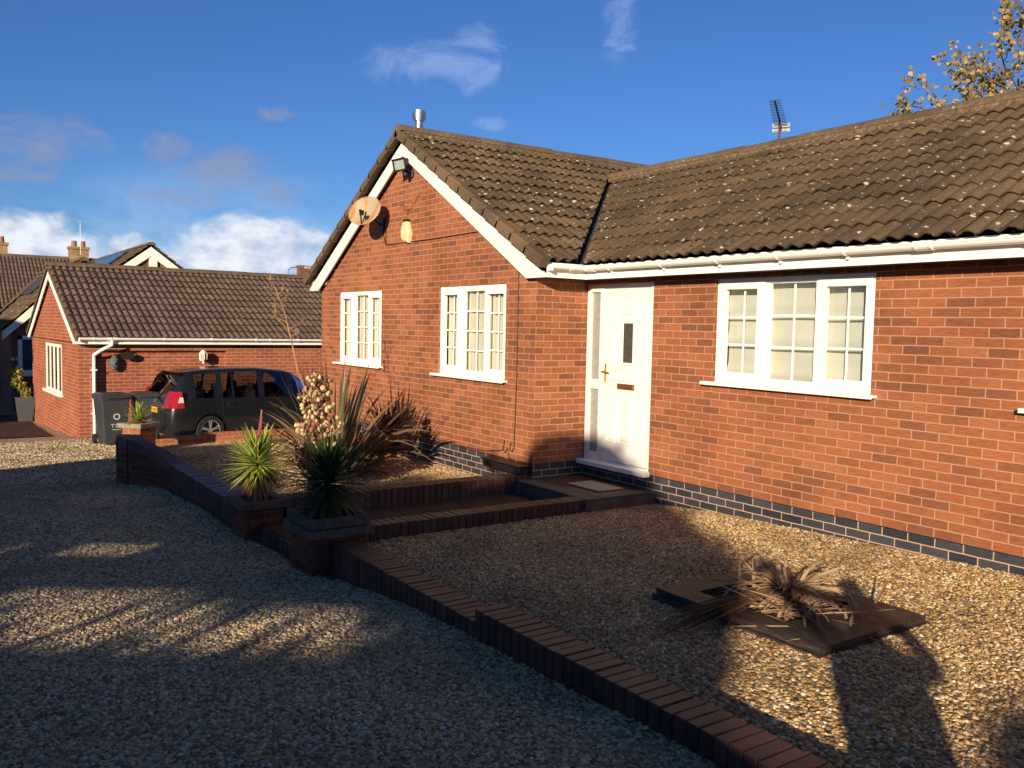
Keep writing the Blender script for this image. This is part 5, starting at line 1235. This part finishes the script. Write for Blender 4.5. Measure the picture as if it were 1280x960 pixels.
M_SEAT = simple('seat_cloth', (.03, .035, .045), rough=.9)
for (x_, y_) in ((-.36, 1.15), (.36, 1.15), (-.38, 1.95), (.38, 1.95), (-.38, .55), (.38, .55)):
    mb = MB(); mb.box(x_ - .22, x_ + .22, y_ - .05, y_ + .06, .5, 1.09, bev=.04); mb.ball((x_, y_, 1.16), (.13, .05, .085), 2); mb.build('seat', M_SEAT, parent=car)
mb = MB(); mb.tube([(.37 + .17 * math.cos(a), 2.75, .93 + .17 * math.sin(a)) for a in [2 * math.pi * k / 18 for k in range(19)]], .015, 5); mb.build('steering_wheel', M_TRIM, parent=car)
mb = MB(); mb.box(-.7, .7, 2.9, 3.3, .5, .9, bev=.05); mb.build('dashboard', M_TRIM, parent=car)
mb = MB(); mb.box(-.84, .84, .12, 4.2, .21, .23); mb.build('floor_pan', M_TRIM, parent=car)

# ---------------------------------------------------------------- houses beyond
def far_house(name, label, X, yr, zr_, hw, pit, depth, wallz, mat=M_FARB, barge_=True, y_win=None, tm=M_TILE, coarse=4):
    """gable end faces +x at x = X, ridge runs away along -x"""
    t = thing(name, label, 'house', (X, yr, wallz)); q = t.location
    ze = zr_ - hw * pit
    mb = MB(); mb.poly([(X, yr - hw + .3, wallz), (X, yr + hw - .3, wallz), (X, yr + hw - .3, ze), (X, yr, zr_ - .15), (X, yr - hw + .3, ze)])
    for s_ in (-1, 1): mb.quad((X, yr + s_ * (hw - .3), wallz), (X - depth, yr + s_ * (hw - .3), wallz), (X - depth, yr + s_ * (hw - .3), ze), (X, yr + s_ * (hw - .3), ze))
    mb.poly([(X - depth, yr - hw + .3, wallz), (X - depth, yr + hw - .3, wallz), (X - depth, yr + hw - .3, ze), (X - depth, yr, zr_ - .15), (X - depth, yr - hw + .3, ze)][::-1])
    tp(mb, 'wall', mat, t)
    for s_ in (-1, 1):
        mb = MB(); V = Vector((0, -s_, pit)).normalized(); L = hw / abs(V.y); nc = max(3, int(L / .34))
        if s_ < 0: tile_slope(mb, (X + .15 - depth - .3, yr - hw, ze), (1, 0, 0), V, int((depth + .3) / .3), nc, gauge=L / nc, res=coarse)
        else: tile_slope(mb, (X + .15, yr + hw, ze), (-1, 0, 0), V, int((depth + .3) / .3), nc, gauge=L / nc, res=coarse)
        tp(mb, 'roof', tm, t)
    mb = MB(); ridge_line(mb, (X + .15, yr, zr_ + .05), (X - depth, yr, zr_ + .05), r=.16); tp(mb, 'ridge_tiles', M_RIDGE, t)
    if barge_:
        mb = MB(); w_ = .26
        for s_ in (-1, 1):
            P = [(yr, zr_ - .08), (yr + s_ * (hw - .05), ze - .02), (yr + s_ * (hw - .05), ze - .02 - w_), (yr, zr_ - .08 - w_ * 1.3)]
            f = [(X + .12, a, b_) for a, b_ in P]; g_ = [(X + .09, a, b_) for a, b_ in P]
            mb.poly(f if s_ > 0 else f[::-1]); mb.poly(g_[::-1] if s_ > 0 else g_)
            for i in range(4): j = (i + 1) % 4; mb.quad(f[i], f[j], g_[j], g_[i])
        tp(mb, 'bargeboard', M_UPVC2, t)
    return t
# house on the left, its end wall in shade
hL = far_house('shaded_house', 'brick house with dark shaded end wall beyond the potted shrub', -31, 4.35, 3.42, 2.35, .98, 12, -1.8)
def panes(t, X, y0, y1, z0, z1):
    mb = MB(); w_ = .12
    for (a, b_, c_, d_) in ((y0, y0 + w_, z0, z1), (y1 - w_, y1, z0, z1), (y0, y1, z0, z0 + w_), (y0, y1, z1 - w_, z1)): mb.box(X, X + .05, a, b_, c_, d_)
    mb.box(X, X + .12, y0 - .12, y1 + .1, z0 - .07, z0)
    f = tp(mb, 'window', M_UPVC2, t); mb = MB(); mb.quad((X + .02, y0, z0), (X + .02, y1, z0), (X + .02, y1, z1), (X + .02, y0, z1)); o_ = mb.build('pane', simple('grey_pane', (.05, .07, .09), rough=.12), parent=f)
    for v in o_.data.vertices: v.co = Vector(v.co) - t.location
panes(hL, -31, 2.47, 4.1, -.22, .98)
def number_(): pass
mb = MB()
for (a, b_, c_, d_) in ((2.29, 2.33, .2, .30), (2.33, 2.37, .2, .22), (2.36, 2.385, .2, .3), (2.42, 2.445, .2, .3), (2.42, 2.5, .28, .3), (2.48, 2.5, .2, .3)): mb.box(-30.995, -30.97, a, b_, c_, d_)
tp(mb, 'house_number', M_UPVC2, hL)
def solar(name, label, X0, X1, yr, zr_, pit, v0, v1, nx, nv):
    t = thing(name, label, 'solar panels', (X0, yr, zr_)); V = Vector((0, -1, -pit)).normalized(); Nn = Vector((0, -pit, 1)).normalized()
    for i in range(nx):
        for j in range(nv):
            mb = MB(); a = lerp(X0, X1, i / nx) ; b_ = lerp(X0, X1, (i + 1) / nx) + .03 * (1 if X0 > X1 else -1); c_ = lerp(v0, v1, j / nv); d_ = lerp(v0, v1, (j + 1) / nv) - .03
            base = Vector((0, yr, zr_)) + Nn * .13
            P = [Vector((xx, 0, 0)) + base + V * vv for xx, vv in ((a, c_), (b_, c_), (b_, d_), (a, d_))]; n = len(mb.v); mb.v += P + [p - Nn * .04 for p in P]
            for q_ in ((0, 1, 2, 3), (7, 6, 5, 4), (0, 4, 5, 1), (1, 5, 6, 2), (2, 6, 7, 3), (3, 7, 4, 0)): mb.face([n + v for v in q_])
            tp(mb, 'panel', M_SOLAR, t)
    return t
solar('solar_array', 'solar panels on the roof of the shaded house at far left', -38.5, -34.5, 4.35, 3.42, .98, .25, 1.6, 3, 1)
far_house('shade_casting_house', 'low brick house added outside the view at far left to shade the end wall beyond', -21.7, -6.6, 4.3, 2.6, .6, 10, -1.8)  # unseen block, added only to shade the end wall of the house beyond
# gabled house behind the garage
hG = far_house('gabled_house', 'brick house with white bargeboards rising behind the garage ridge', -34, 7.02, 4.30, 3.6, .76, 14, -1.8)
mb = MB(); mb.box(-34, -33.9, 6.95, 7.25, 3.35, 3.95, bev=.02); tp(mb, 'vent', M_UPVC2, hG)
solar('solar_array', 'row of solar panels on the roof slope of the gabled house', -44, -36.5, 7.02, 4.30, .76, .35, 2.0, 5, 1)
# long roof facing the viewer with two chimneys
hB = thing('long_roof_house', 'house with long dark pantiled roof between two buff chimneys', 'house', (-45, 6, -1.8))
mb = MB(); tile_slope(mb, (-40.8, -1.5, 1.9), (0, 1, 0), Vector((-1, 0, .57)).normalized(), 38, 13, gauge=.37, res=4); tp(mb, 'roof', M_TILEG, hB)
mb = MB(); ridge_line(mb, (-45.0, -1.5, 4.32), (-45, 9.8, 4.32), r=.16); tp(mb, 'ridge_tiles', M_RIDGE, hB)
mb = MB(); mb.box(-48.6, -41.2, -1.2, 9.6, -1.8, 1.9); mb.poly([(-49.0, -1.21, 1.9), (-41.0, -1.21, 1.9), (-45, -1.21, 4.2)]); mb.poly([(-49.0, 9.61, 1.9), (-45, 9.61, 4.2), (-41.0, 9.61, 1.9)]); mb.quad((-49.2, -1.4, 1.9), (-49.2, 9.8, 1.9), (-45, 9.8, 4.25), (-45, -1.4, 4.25)); tp(mb, 'wall', M_FARB, hB)
def chimney(par, x, y, z0, z1, w, mat, pots=2):
    mb = MB(); mb.box(x - w * .7, x + w * .7, y - w, y + w, z0, z1 - .12); mb.box(x - w * .7 - .05, x + w * .7 + .05, y - w - .05, y + w + .05, z1 - .12, z1)
    c_ = tp(mb, 'chimney', mat, par)
    for k in range(pots):
        mb = MB(); yy = y + (k - (pots - 1) / 2) * w * .9; mb.cyl((x, yy, z1), (x, yy, z1 + .28), .13, .11, 12); o_ = mb.build('chimney_pot', simple('pot_clay', (.30, .13, .07), rough=.8), parent=c_)
        for v in o_.data.vertices: v.co = Vector(v.co) - par.location
chimney(hB, -45, 6.12, 3.9, 4.85, .40, M_CHIM); chimney(hB, -45.2, 2.85, 3.9, 4.85, .40, M_CHIM)
aerial('chimney_aerial', 'white television aerial on a tall mast beside the left chimney', (-44.2, 6.1, 4.5), 1.5, (.35, -.75, .12), 1.0, 9, .22, 0, simple('white_mast', (.7, .7, .68), rough=.4), simple('pale_aerial', (.62, .6, .55), rough=.4), refl=False)
hC = thing('distant_house', 'distant house showing only a ridge and a red brick chimney beyond the garage', 'house', (-60, 21, -2))
mb = MB(); tile_slope(mb, (-56.5, 15, 2.9), (0, 1, 0), Vector((-1, 0, .55)).normalized(), 40, 10, gauge=.37, res=3); tp(mb, 'roof', M_TILEG, hC)
mb = MB(); mb.box(-63, -57, 15.2, 26.8, -2, 2.9); mb.quad((-63.2, 15, 3.0), (-63.2, 27, 3.0), (-59.7, 27, 4.7), (-59.7, 15, 4.7)); tp(mb, 'wall', M_FARB, hC)
chimney(hC, -60, 22.75, 4.4, 5.60, .42, M_FARB, 0)
t = thing('street_lamp', 'grey street lamp with bent arm above the garage ridge', 'street lamp', (-52, 18.65, -2))
mb = MB(); mb.tube([(0, 0, 0), (0, 0, 6.5), (0, .05, 6.95), (0, .25, 7.15), (0, .6, 7.18), (0, 1.2, 7.2)], [.08, .05, .045, .04, .04, .04], 8)
for i in range(len(mb.v)): mb.v[i].z *= (4.96 + 2) / 7.2
mb.build('column', simple('galvanised', (.3, .31, .32), rough=.5, metal=.5), parent=t)
mb = MB(); mb.box(-.12, .12, 1.1, 1.9, 6.87, 7.03, bev=.04); mb.build('lamp_head', simple('lamp_cover', (.42, .42, .33), rough=.5), parent=t)

# ---------------------------------------------------------------- trees
def leafcloud(mb, blobs, n, size, rnd, flat=.5):
    for k in range(n):
        c, r = rnd.choice(blobs); 
        while True:
            v = Vector((rnd.uniform(-1, 1), rnd.uniform(-1, 1), rnd.uniform(-1, 1)))
            if .2 < v.length < 1: break
        p = Vector(c) + v * r; s_ = size * rnd.uniform(.6, 1.3); a = Vector((rnd.uniform(-1, 1), rnd.uniform(-1, 1), rnd.uniform(-1, 1))).normalized(); b_ = a.orthogonal().normalized() * s_ * .55
        tip = p + a * s_; n0 = len(mb.v); mb.v += [p - a * s_ * .4, p + b_, tip, p - b_]; mb.face((n0, n0 + 1, n0 + 2, n0 + 3), [(.5, 0), (1, .5), (.5, 1), (0, .5)])
M_GOLD = leafmat('golden_leaf', (.44, .31, .10), (.50, .36, .13), rough=.6, trans=.35, dead=(.66, (.20, .17, .055)))
M_BARK = simple('bark', (.16, .12, .09), rough=.9, var=.4, scale=12, bump=.7)
t = thing('autumn_tree', 'tree with sparse golden autumn leaves behind the main roof', 'tree', (-5.4, 14.2, -1.45))
rnd = random.Random(77); tr = MB(); tr.tube([(0, 0, 0), (.05, 0, 1.6), (0, .1, 3.2), (.1, .05, 4.6), (.05, 0, 6.6)], [.17, .15, .12, .09, .04], 10)
lf = MB(); twigs = MB(); blobs = []
def branch(p, d, L, r, depth):
    p = Vector(p); d = Vector(d).normalized(); pts = [p]; q_ = p
    for k in range(4): d = (d + Vector((rnd.uniform(-.2, .2), rnd.uniform(-.2, .2), rnd.uniform(-.1, .16)))).normalized(); q_ = q_ + d * (L / 4); pts.append(q_)
    twigs.tube(pts, [r, r * .85, r * .7, r * .5, r * .3], 5)
    if depth == 0:
        for c_ in pts[1:]: blobs.append((c_, rnd.uniform(.07, .18)))
        return
    for k in range(5 if depth > 1 else 4): a = rnd.uniform(.25, 1); c_ = pts[0].lerp(pts[-1], a) if depth else pts[-1]; i_ = min(3, int(a * 4)); branch(pts[i_].lerp(pts[i_ + 1], a * 4 - i_ if a < 1 else 1), d + Vector((rnd.uniform(-1, 1), rnd.uniform(-1, 1), rnd.uniform(-.5, .7))), L * .52, r * .5, depth - 1)
for k in range(17):
    z_ = lerp(3.2, 6.5, k / 16); a = k * 2.4; L = lerp(2.5, 1.2, k / 16); branch((0, 0, z_), (math.cos(a), math.sin(a), .30), L, .035, 2)
for (dx, dy, dz, z_) in ((-1, -.3, .02, 5.3), (-1, -.45, .12, 5.5), (-1, -.1, .12, 5.4), (-.8, -.6, .3, 5.7), (-1, -.5, .0, 5.7), (-1, 0, .2, 5.9), (-.9, -.2, .3, 5.9)): branch((0, 0, z_), (dx, dy, dz), 2.2, .03, 2)
lf = MB(); leafcloud(lf, blobs, 12500, .055, rnd)
tr.build('trunk', M_BARK, parent=t); twigs.build('branches', M_BARK, parent=t); lf.build('crown', M_GOLD, parent=t)
t = thing('dark_conifer', 'almost black conifer at the far left edge of the view', 'tree', (-37.5, 1.5, -1.6))
rnd = random.Random(8); lf = MB()
bl_ = [((rnd.uniform(-.9, .9) * (1 - k / 60), rnd.uniform(-.9, .9) * (1 - k / 60), lerp(.5, 5.1, k / 60)), .45) for k in range(60)]
leafcloud(lf, bl_, 6000, .16, rnd); lf.build('crown', leafmat('conifer_leaf', (.012, .022, .010), (.016, .028, .012), rough=.7, trans=0), parent=t)
mb = MB(); mb.cyl((0, 0, 0), (0, 0, 4.5), .16, .05, 8); mb.build('trunk', M_BARK, parent=t)
t = thing('potted_shrub', 'yellow green shrub in a tall grey square pot at the garage corner', 'potted plant', (-26.8, 2.28, gz(-26.8)))
mb = MB(); n0 = 0
for z_, w_ in ((0, .16), (.66, .24), (.68, .24), (.68, .21), (.62, .20)):
    for (a, b_) in ((-1, -1), (1, -1), (1, 1), (-1, 1)): mb.v.append(Vector((a * w_, b_ * w_, z_)))
for i in range(4):
    for k in range(4): l = (k + 1) % 4; mb.face((i * 4 + k, i * 4 + l, i * 4 + 4 + l, i * 4 + 4 + k))
mb.face((16, 17, 18, 19)); mb.build('pot', simple('slate_pot', (.07, .075, .085), rough=.6), parent=t)
rnd = random.Random(5); lf = MB(); leafcloud(lf, [((-.05 + rnd.uniform(-.12, .12), rnd.uniform(-.14, .08) - .022 * k, .72 + k * .07), .13) for k in range(10)], 900, .06, rnd)
lf.build('foliage', leafmat('shrub_leaf', (.28, .26, .05), (.34, .30, .08), rough=.6, trans=.3), parent=t)
mb = MB(); mb.tube([(0, 0, .7), (-.05, -.05, 1.1), (-.15, -.1, 1.5)], .02, 6); mb.build('stem', M_BARK, parent=t)

# ---------------------------------------------------------------- unseen shadow casters behind the viewer: shaped leaf screen, photographer, shrub
YH = -8.0
SIL = [(-9.2, -1.2), (-8.75, 1.2), (-8.26, 2.14), (-7.67, 2.67), (-6.6, 2.95), (-5.32, 3.18), (-4.3, 3.58), (-2, 3.58), (-.2, 3.42), (.45, 3.45), (.85, 4.02), (1.5, 4.06), (1.95, 4.02), (2.12, 4.05), (2.17, 4.62), (2.23, 4.62), (2.3, 4.08), (2.72, 4.30), (2.92, 4.66), (3.1, 4.88), (3.33, 5.02), (3.7, 5.10), (4.14, 5.03), (4.49, 4.86), (5.03, 4.55), (5.69, 4.31), (6.14, 4.16), (6.17, 3.5), (6.43, 3.47), (7.2, 3.47), (7.45, 3.62), (7.7, 3.86), (8.05, 3.95), (8.4, 3.75), (8.8, 3.5), (14, 3.3), (14, -.6)]  # outline of an added, unseen caster, shaped to set where its shadow edges fall
HOL = [[(-2.07, 2.31), (-.49, 2.70), (-.25, 2.70), (-1.9, 2.325)], [(-.43, 2.35), (1.37, 2.77), (1.51, 2.75), (-.20, 2.355)], [(.05, 2.37), (1.75, 2.80), (3.19, 3.10), (3.74, 3.15), (3.63, 3.06), (1.69, 2.61), (.74, 2.40)]]  # slits cut in the screen to let streaks of sun onto the drive
loops = [[Vector((x, z, 0)) for x, z in SIL]] + [[Vector((x, z, 0)) for x, z in h] for h in HOL]
tris = tessellate_polygon(loops); flat = [v for l in loops for v in l]
t = thing('shadow_screen', 'added leafy screen behind the viewer, outline and gaps shaped to cast the long shadows', 'shadow screen', (2, YH, 0))
mb = MB(); n = len(flat)
for yy in (YH - .02, YH + .02): mb.v += [Vector((v.x, yy, v.y)) for v in flat]
for f in tris: mb.face(f); mb.face([n + v for v in f][::-1])
tp(mb, 'cutout_slab', M_BARK, t)
rnd = random.Random(4); lf = MB()
def inpoly(x, z, P):
    c_ = False; j = len(P) - 1
    for i in range(len(P)):
        if (P[i][1] > z) != (P[j][1] > z) and x < (P[j][0] - P[i][0]) * (z - P[i][1]) / (P[j][1] - P[i][1] + 1e-12) + P[i][0]: c_ = not c_
        j = i
    return c_
cnt = 0
while cnt < 10500:
    x_ = rnd.uniform(-9.2, 14); z_ = rnd.uniform(-.5, 5.1)

    if not inpoly(x_, z_ + .03, SIL): continue
    if any(inpoly(x_, z_, h) for h in HOL[:2]): continue
    if inpoly(x_, z_, HOL[2]) and rnd.random() < .22: continue
    
    cnt += 1; p = Vector((x_, YH + rnd.uniform(-.35, .35) * 1.0, z_)); s_ = rnd.uniform(.05, .11); a = Vector((rnd.uniform(-1, 1), rnd.uniform(-1, 1), rnd.uniform(-1, 1))).normalized(); b_ = a.orthogonal().normalized() * s_ * .6
    if any(inpoly(x_ + (p.y - YH) * .8, z_, h) for h in HOL[:2]) and rnd.random() < .6: continue
    n0 = len(lf.v); lf.v += [p - a * s_, p + b_, p + a * s_, p - b_]; lf.face((n0, n0 + 1, n0 + 2, n0 + 3), [(.5, 0), (1, .5), (.5, 1), (0, .5)])
tp(lf, 'foliage', leafmat('screen_leaf', (.03, .055, .02), (.03, .055, .02), trans=.0), t)

# photographer
pm = bpy.data.meshes.new('person'); J = [(0, 0, .93), (0, 0, 1.15), (0, 0, 1.36), (0, 0, 1.47), (0, -.0, 1.60), (-.09, 0, .80), (-.10, .02, .50), (-.10, -.02, .09), (-.10, .12, .04), (.09, 0, .80), (.10, .02, .50), (.10, -.02, .09), (.10, .12, .04),
     (-.19, 0, 1.38), (-.48, .08, 1.46), (-.76, .15, 1.53), (.19, 0, 1.38), (.36, .05, 1.38), (.12, .22, 1.46), (-.25, .26, 1.52), (-.66, .2, 1.54)]
E_ = [(0, 1), (1, 2), (2, 3), (3, 4), (0, 5), (5, 6), (6, 7), (7, 8), (0, 9), (9, 10), (10, 11), (11, 12), (2, 13), (13, 14), (14, 15), (2, 16), (16, 17), (17, 18), (18, 19), (19, 20)]
RR = [.225, .215, .215, .07, .10, .12, .075, .05, .045, .11, .075, .05, .045, .085, .06, .04, .085, .06, .05, .045, .04]
pm.from_pydata(J, E_, []); po = bpy.data.objects.new('person', pm); COL.objects.link(po); po.location = (.83, -.17, gz(.7)); po.scale = (1, 1, .98)
tag(po, 'person standing on the drive holding a phone up with both arms', 'person')
sk = po.modifiers.new('skin', 'SKIN'); sk.use_smooth_shade = True
for v, r in zip(pm.skin_vertices[0].data, RR): v.radius = (r, r * .8)
pm.skin_vertices[0].data[0].use_root = True
ss = po.modifiers.new('sub', 'SUBSURF'); ss.levels = 2; ss.render_levels = 2
pm.materials.append(simple('dark_coat', (.03, .03, .04), rough=.8))
mb = MB(); mb.ball((0, .02, 1.62), (.085, .10, .125), 3); mb.ball((0, .115, 1.61), (.014, .018, .022), 1)
for s_ in (-1, 1): mb.ball((s_ * .085, .02, 1.61), (.012, .02, .03), 1); mb.ball((s_ * .032, .105, 1.64), (.014, .012, .010), 1)
mb.ball((0, .107, 1.565), (.028, .012, .008), 1); mb.build('head', simple('skin', (.5, .3, .22), rough=.5), parent=po, smooth=True)
mb = MB(); mb.ball((0, -.01, 1.66), (.098, .112, .115), 3, jit=.1); mb.build('hair', simple('hair', (.05, .03, .02), rough=.7), parent=po, smooth=True)
for s_, b0 in ((-1, Vector((-.76, .15, 1.53))), (1, Vector((-.68, .2, 1.54)))):
    mb = MB(); mb.ball(b0, (.045, .028, .05), 2)
    for k in range(4): mb.tube([b0 + Vector((-.03 + k * .02, .01, .03)), b0 + Vector((-.035 + k * .022, .03, .075)), b0 + Vector((-.03 + k * .02, .045, .10 - abs(k - 1.5) * .008))], [.010, .009, .007], 6)
    mb.tube([b0 + Vector((.03, .0, -.01)), b0 + Vector((.055, .02, .02)), b0 + Vector((.06, .035, .05))], [.012, .010, .008], 6)
    mb.build('hand', simple('skin_b', (.5, .3, .22), rough=.5), parent=po, smooth=True)
mb = MB(); mb.box(-.075, .075, -.004, .004, -.04, .04, M=Matrix.Translation((.08, -.10, 1.585)) @ Matrix.Rotation(R(55), 4, 'Z'), bev=.003)
tag(mb.build('phone', M_BLACK), 'slim black phone held level in front of the photographer', 'phone')
# spiky shrub beside the photographer
t = thing('spiky_shrub', 'spiky leaved shrub on the drive edge beside the photographer', 'shrub', (.95, 1.35, gz(.9)))
rnd = random.Random(14); mb = MB()
for k in range(110): a = rnd.uniform(0, 6.28); blade(mb, (0, 0, .25), a, rnd.uniform(.2, 1.5), rnd.uniform(.45, .75), .014, rnd.uniform(.1, .6), seg=5)
mb.build('leaves', M_DGRN, parent=t); mb = MB(); mb.cyl((0, 0, 0), (0, 0, .3), .05, .04, 8); mb.build('stem', M_BARK, parent=t)

# ---------------------------------------------------------------- sky, sun, camera
SUN_EL, SUN_ROT = 14.4, 141.33
w = bpy.data.worlds.new('World'); scn.world = w; w.use_nodes = True; ns = w.node_tree.nodes; ls = w.node_tree.links
bg = ns['Background']; sky = N(ns, 'ShaderNodeTexSky'); sky.sky_type = 'NISHITA'; sky.sun_disc = False; sky.sun_elevation = R(SUN_EL); sky.sun_rotation = R(SUN_ROT); sky.altitude = 50; sky.air_density = 1.0; sky.dust_density = .25; sky.ozone_density = 2.2
tc = N(ns, 'ShaderNodeTexCoord'); sx = N(ns, 'ShaderNodeSeparateXYZ'); ls.new(tc.outputs['Generated'], sx.inputs[0])
def M_(op, a, b_=None, c_=None):
    n = N(ns, 'ShaderNodeMath', operation=op)
    for i, v in enumerate((a, b_, c_)):
        if v is None: continue
        if isinstance(v, (int, float)): n.inputs[i].default_value = v
        else: ls.new(v, n.inputs[i])
    return n.outputs[0]
negx = M_('MULTIPLY', sx.outputs[0], -1); az = M_('ARCTAN2', negx, sx.outputs[1]); el = M_('ARCSINE', sx.outputs[2])
cmb = N(ns, 'ShaderNodeCombineXYZ'); ls.new(az, cmb.inputs[0]); ls.new(M_('MULTIPLY', el, 1.7), cmb.inputs[1])
def nzz(scale, detail, off, rough=.55, dist=0):
    mp = N(ns, 'ShaderNodeMapping'); mp.inputs['Location'].default_value = off; ls.new(cmb.outputs[0], mp.inputs[0]); n = N(ns, 'ShaderNodeTexNoise'); n.inputs['Scale'].default_value = scale; n.inputs['Detail'].default_value = detail; n.inputs['Roughness'].default_value = rough; n.inputs['Distortion'].default_value = dist; ls.new(mp.outputs[0], n.inputs['Vector']); return n.outputs['Fac']
n1 = nzz(13, 9, (0, 0, 0), .62, .5); n2 = nzz(26, 6, (3, 1, 0), .6); n4 = nzz(16, 5, (7.3, 2, 0), .55, .2)
CLOUDS = CLOUD_LIST = []
def dirpx(x, y):
    r2 = Vector((.563194, .826076, .02027)); u2 = Vector((-.066755, .021035, .997548)); fw = Vector((-.823624, .563166, -.066991)); f = 1079.965
    d = (fw + r2 * ((x - 640) / f) - u2 * ((y - 480) / f)).normalized(); return math.atan2(-d.x, d.y), math.asin(d.z)
def blobmask(x, y, rx, ry, soft=.9, edge=1.0, nse=None, rot=0):
    a0, e0 = dirpx(x, y); ra = rx / 1080; re = ry / 1080
    dx = M_('DIVIDE', M_('SUBTRACT', az, a0), ra); dy = M_('DIVIDE', M_('SUBTRACT', el, e0), re)
    if rot: c_, s_ = math.cos(rot), math.sin(rot); dx, dy = M_('ADD', M_('MULTIPLY', dx, c_), M_('MULTIPLY', dy, s_)), M_('SUBTRACT', M_('MULTIPLY', dy, c_), M_('MULTIPLY', dx, s_))
    d2 = M_('ADD', M_('MULTIPLY', dx, dx), M_('MULTIPLY', dy, dy)); return M_('SUBTRACT', 1, d2)
def dens(mask, nse, gain, thr, soft):
    v = M_('ADD', M_('MULTIPLY', mask, gain), nse); n = N(ns, 'ShaderNodeMapRange'); n.interpolation_type = 'SMOOTHSTEP'; n.inputs['From Min'].default_value = thr; n.inputs['From Max'].default_value = thr + soft; n.clamp = True; ls.new(v, n.inputs['Value']); return n.outputs[0]
whites = [(330, 315, 130, 52), (250, 330, 60, 24), (420, 330, 60, 30), (30, 318, 150, 50), (160, 306, 34, 18)]
greys = [(55, 180, 85, 34), (275, 212, 72, 34), (330, 235, 62, 26), (215, 190, 34, 20), (250, 248, 80, 14), (25, 218, 40, 12), (350, 144, 24, 10), (20, 305, 50, 18)]
wisps = [(560, 82, 95, 34, -.35), (600, 52, 38, 22, -.9), (772, 30, 26, 58, .0), (1180, 140, 30, 10, 0), (610, 155, 30, 10, 0)]
mw = None
for (x, y, rx, ry) in whites:
    m_ = blobmask(x, y, rx, ry); mw = m_ if mw is None else M_('MAXIMUM', mw, m_)
dW = M_('MULTIPLY', dens(mw, n1, .42, .54, .34), .93)
mg = None
for (x, y, rx, ry) in greys:
    m_ = blobmask(x, y, rx, ry); mg = m_ if mg is None else M_('MAXIMUM', mg, m_)
dG = M_('MULTIPLY', dens(mg, nzz(15, 9, (2, 9, 0), .66, .6), .25, .48, .36), .66)
ms = None
for (x, y, rx, ry, rt_) in wisps:
    m_ = blobmask(x, y, rx, ry, rot=rt_); ms = m_ if ms is None else M_('MAXIMUM', ms, m_)
dS = M_('MULTIPLY', dens(ms, nzz(13, 10, (5, 3, 0), .70, 1.0), .22, .51, .36), .36)
# thin high veil towards the horizon and elsewhere outside the view a scatter of cumulus
low = N(ns, 'ShaderNodeMapRange'); low.inputs['From Min'].default_value = .17; low.inputs['From Max'].default_value = .03; ls.new(el, low.inputs['Value'])
nv = nzz(5, 6, (1, 5, 0), .6, .4); dV = M_('MULTIPLY', low.outputs[0], dens(nv, nv, 0, .40, .35)); dV = M_('MULTIPLY', dV, .75)
hs = N(ns, 'ShaderNodeMix', data_type='RGBA', blend_type='MULTIPLY'); hs.inputs[0].default_value = 1; ls.new(sky.outputs[0], hs.inputs[6]); hs.inputs[7].default_value = (.56, .93, 1.62, 1)
mixs = hs.outputs[2]
def mixc(fac, col):
    global mixs
    m_ = N(ns, 'ShaderNodeMix', data_type='RGBA'); ls.new(fac, m_.inputs[0]); ls.new(mixs, m_.inputs[6])
    if isinstance(col, tuple): m_.inputs[7].default_value = col + (1,)
    else: ls.new(col, m_.inputs[7])
    mixs = m_.outputs[2]
WCL = (13.0, 13.4, 14.2)
mixc(dV, (11, 13, 16)); mixc(dS, (7, 9, 14)); mixc(dG, (4.2, 4.6, 6.6))
rwc = ramp(ns, [(.36, (7.5, 8.6, 11)), (.58, WCL)]); ls.new(n2, rwc.inputs['Fac']); mixc(dW, rwc.outputs[0])
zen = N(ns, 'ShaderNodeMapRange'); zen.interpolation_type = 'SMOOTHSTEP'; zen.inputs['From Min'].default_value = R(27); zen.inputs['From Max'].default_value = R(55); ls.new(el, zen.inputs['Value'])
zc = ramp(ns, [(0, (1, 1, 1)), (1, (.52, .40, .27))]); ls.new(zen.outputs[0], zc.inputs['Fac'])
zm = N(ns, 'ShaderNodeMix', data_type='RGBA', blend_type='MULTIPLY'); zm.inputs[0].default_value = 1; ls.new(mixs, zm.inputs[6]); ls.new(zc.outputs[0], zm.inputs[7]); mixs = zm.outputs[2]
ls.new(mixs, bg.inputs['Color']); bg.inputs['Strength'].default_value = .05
sl_ = bpy.data.lights.new('sun', 'SUN'); so = bpy.data.objects.new('sun', sl_); COL.objects.link(so); sl_.energy = 5.0; sl_.angle = R(.55); sl_.color = (1, .82, .60)
sd = Vector((-.605, .756, -.2486)); so.rotation_euler = sd.to_track_quat('-Z', 'Y').to_euler(); so.location = (10, -12, 8)

cam = bpy.data.cameras.new('camera'); cob = bpy.data.objects.new('camera', cam); COL.objects.link(cob); scn.camera = cob
cam.sensor_width = 36; cam.lens = 1079.965 / 1280 * 36; cam.clip_end = 3000; cam.clip_start = .05
r2 = Vector((.563194, .826076, .02027)); u2 = Vector((-.066755, .021035, .997548)); fw = Vector((-.823624, .563166, -.066991))
mw_ = Matrix(((r2.x, u2.x, -fw.x, 0), (r2.y, u2.y, -fw.y, 0), (r2.z, u2.z, -fw.z, 1.591), (0, 0, 0, 1))); cob.matrix_world = mw_
vs_ = scn.view_settings; vs_.view_transform = 'Standard'; vs_.look = 'None'; vs_.gamma = 1; vs_.use_curve_mapping = False; vs_.exposure = .5
scn.cycles.max_bounces = 6; scn.cycles.transparent_max_bounces = 12
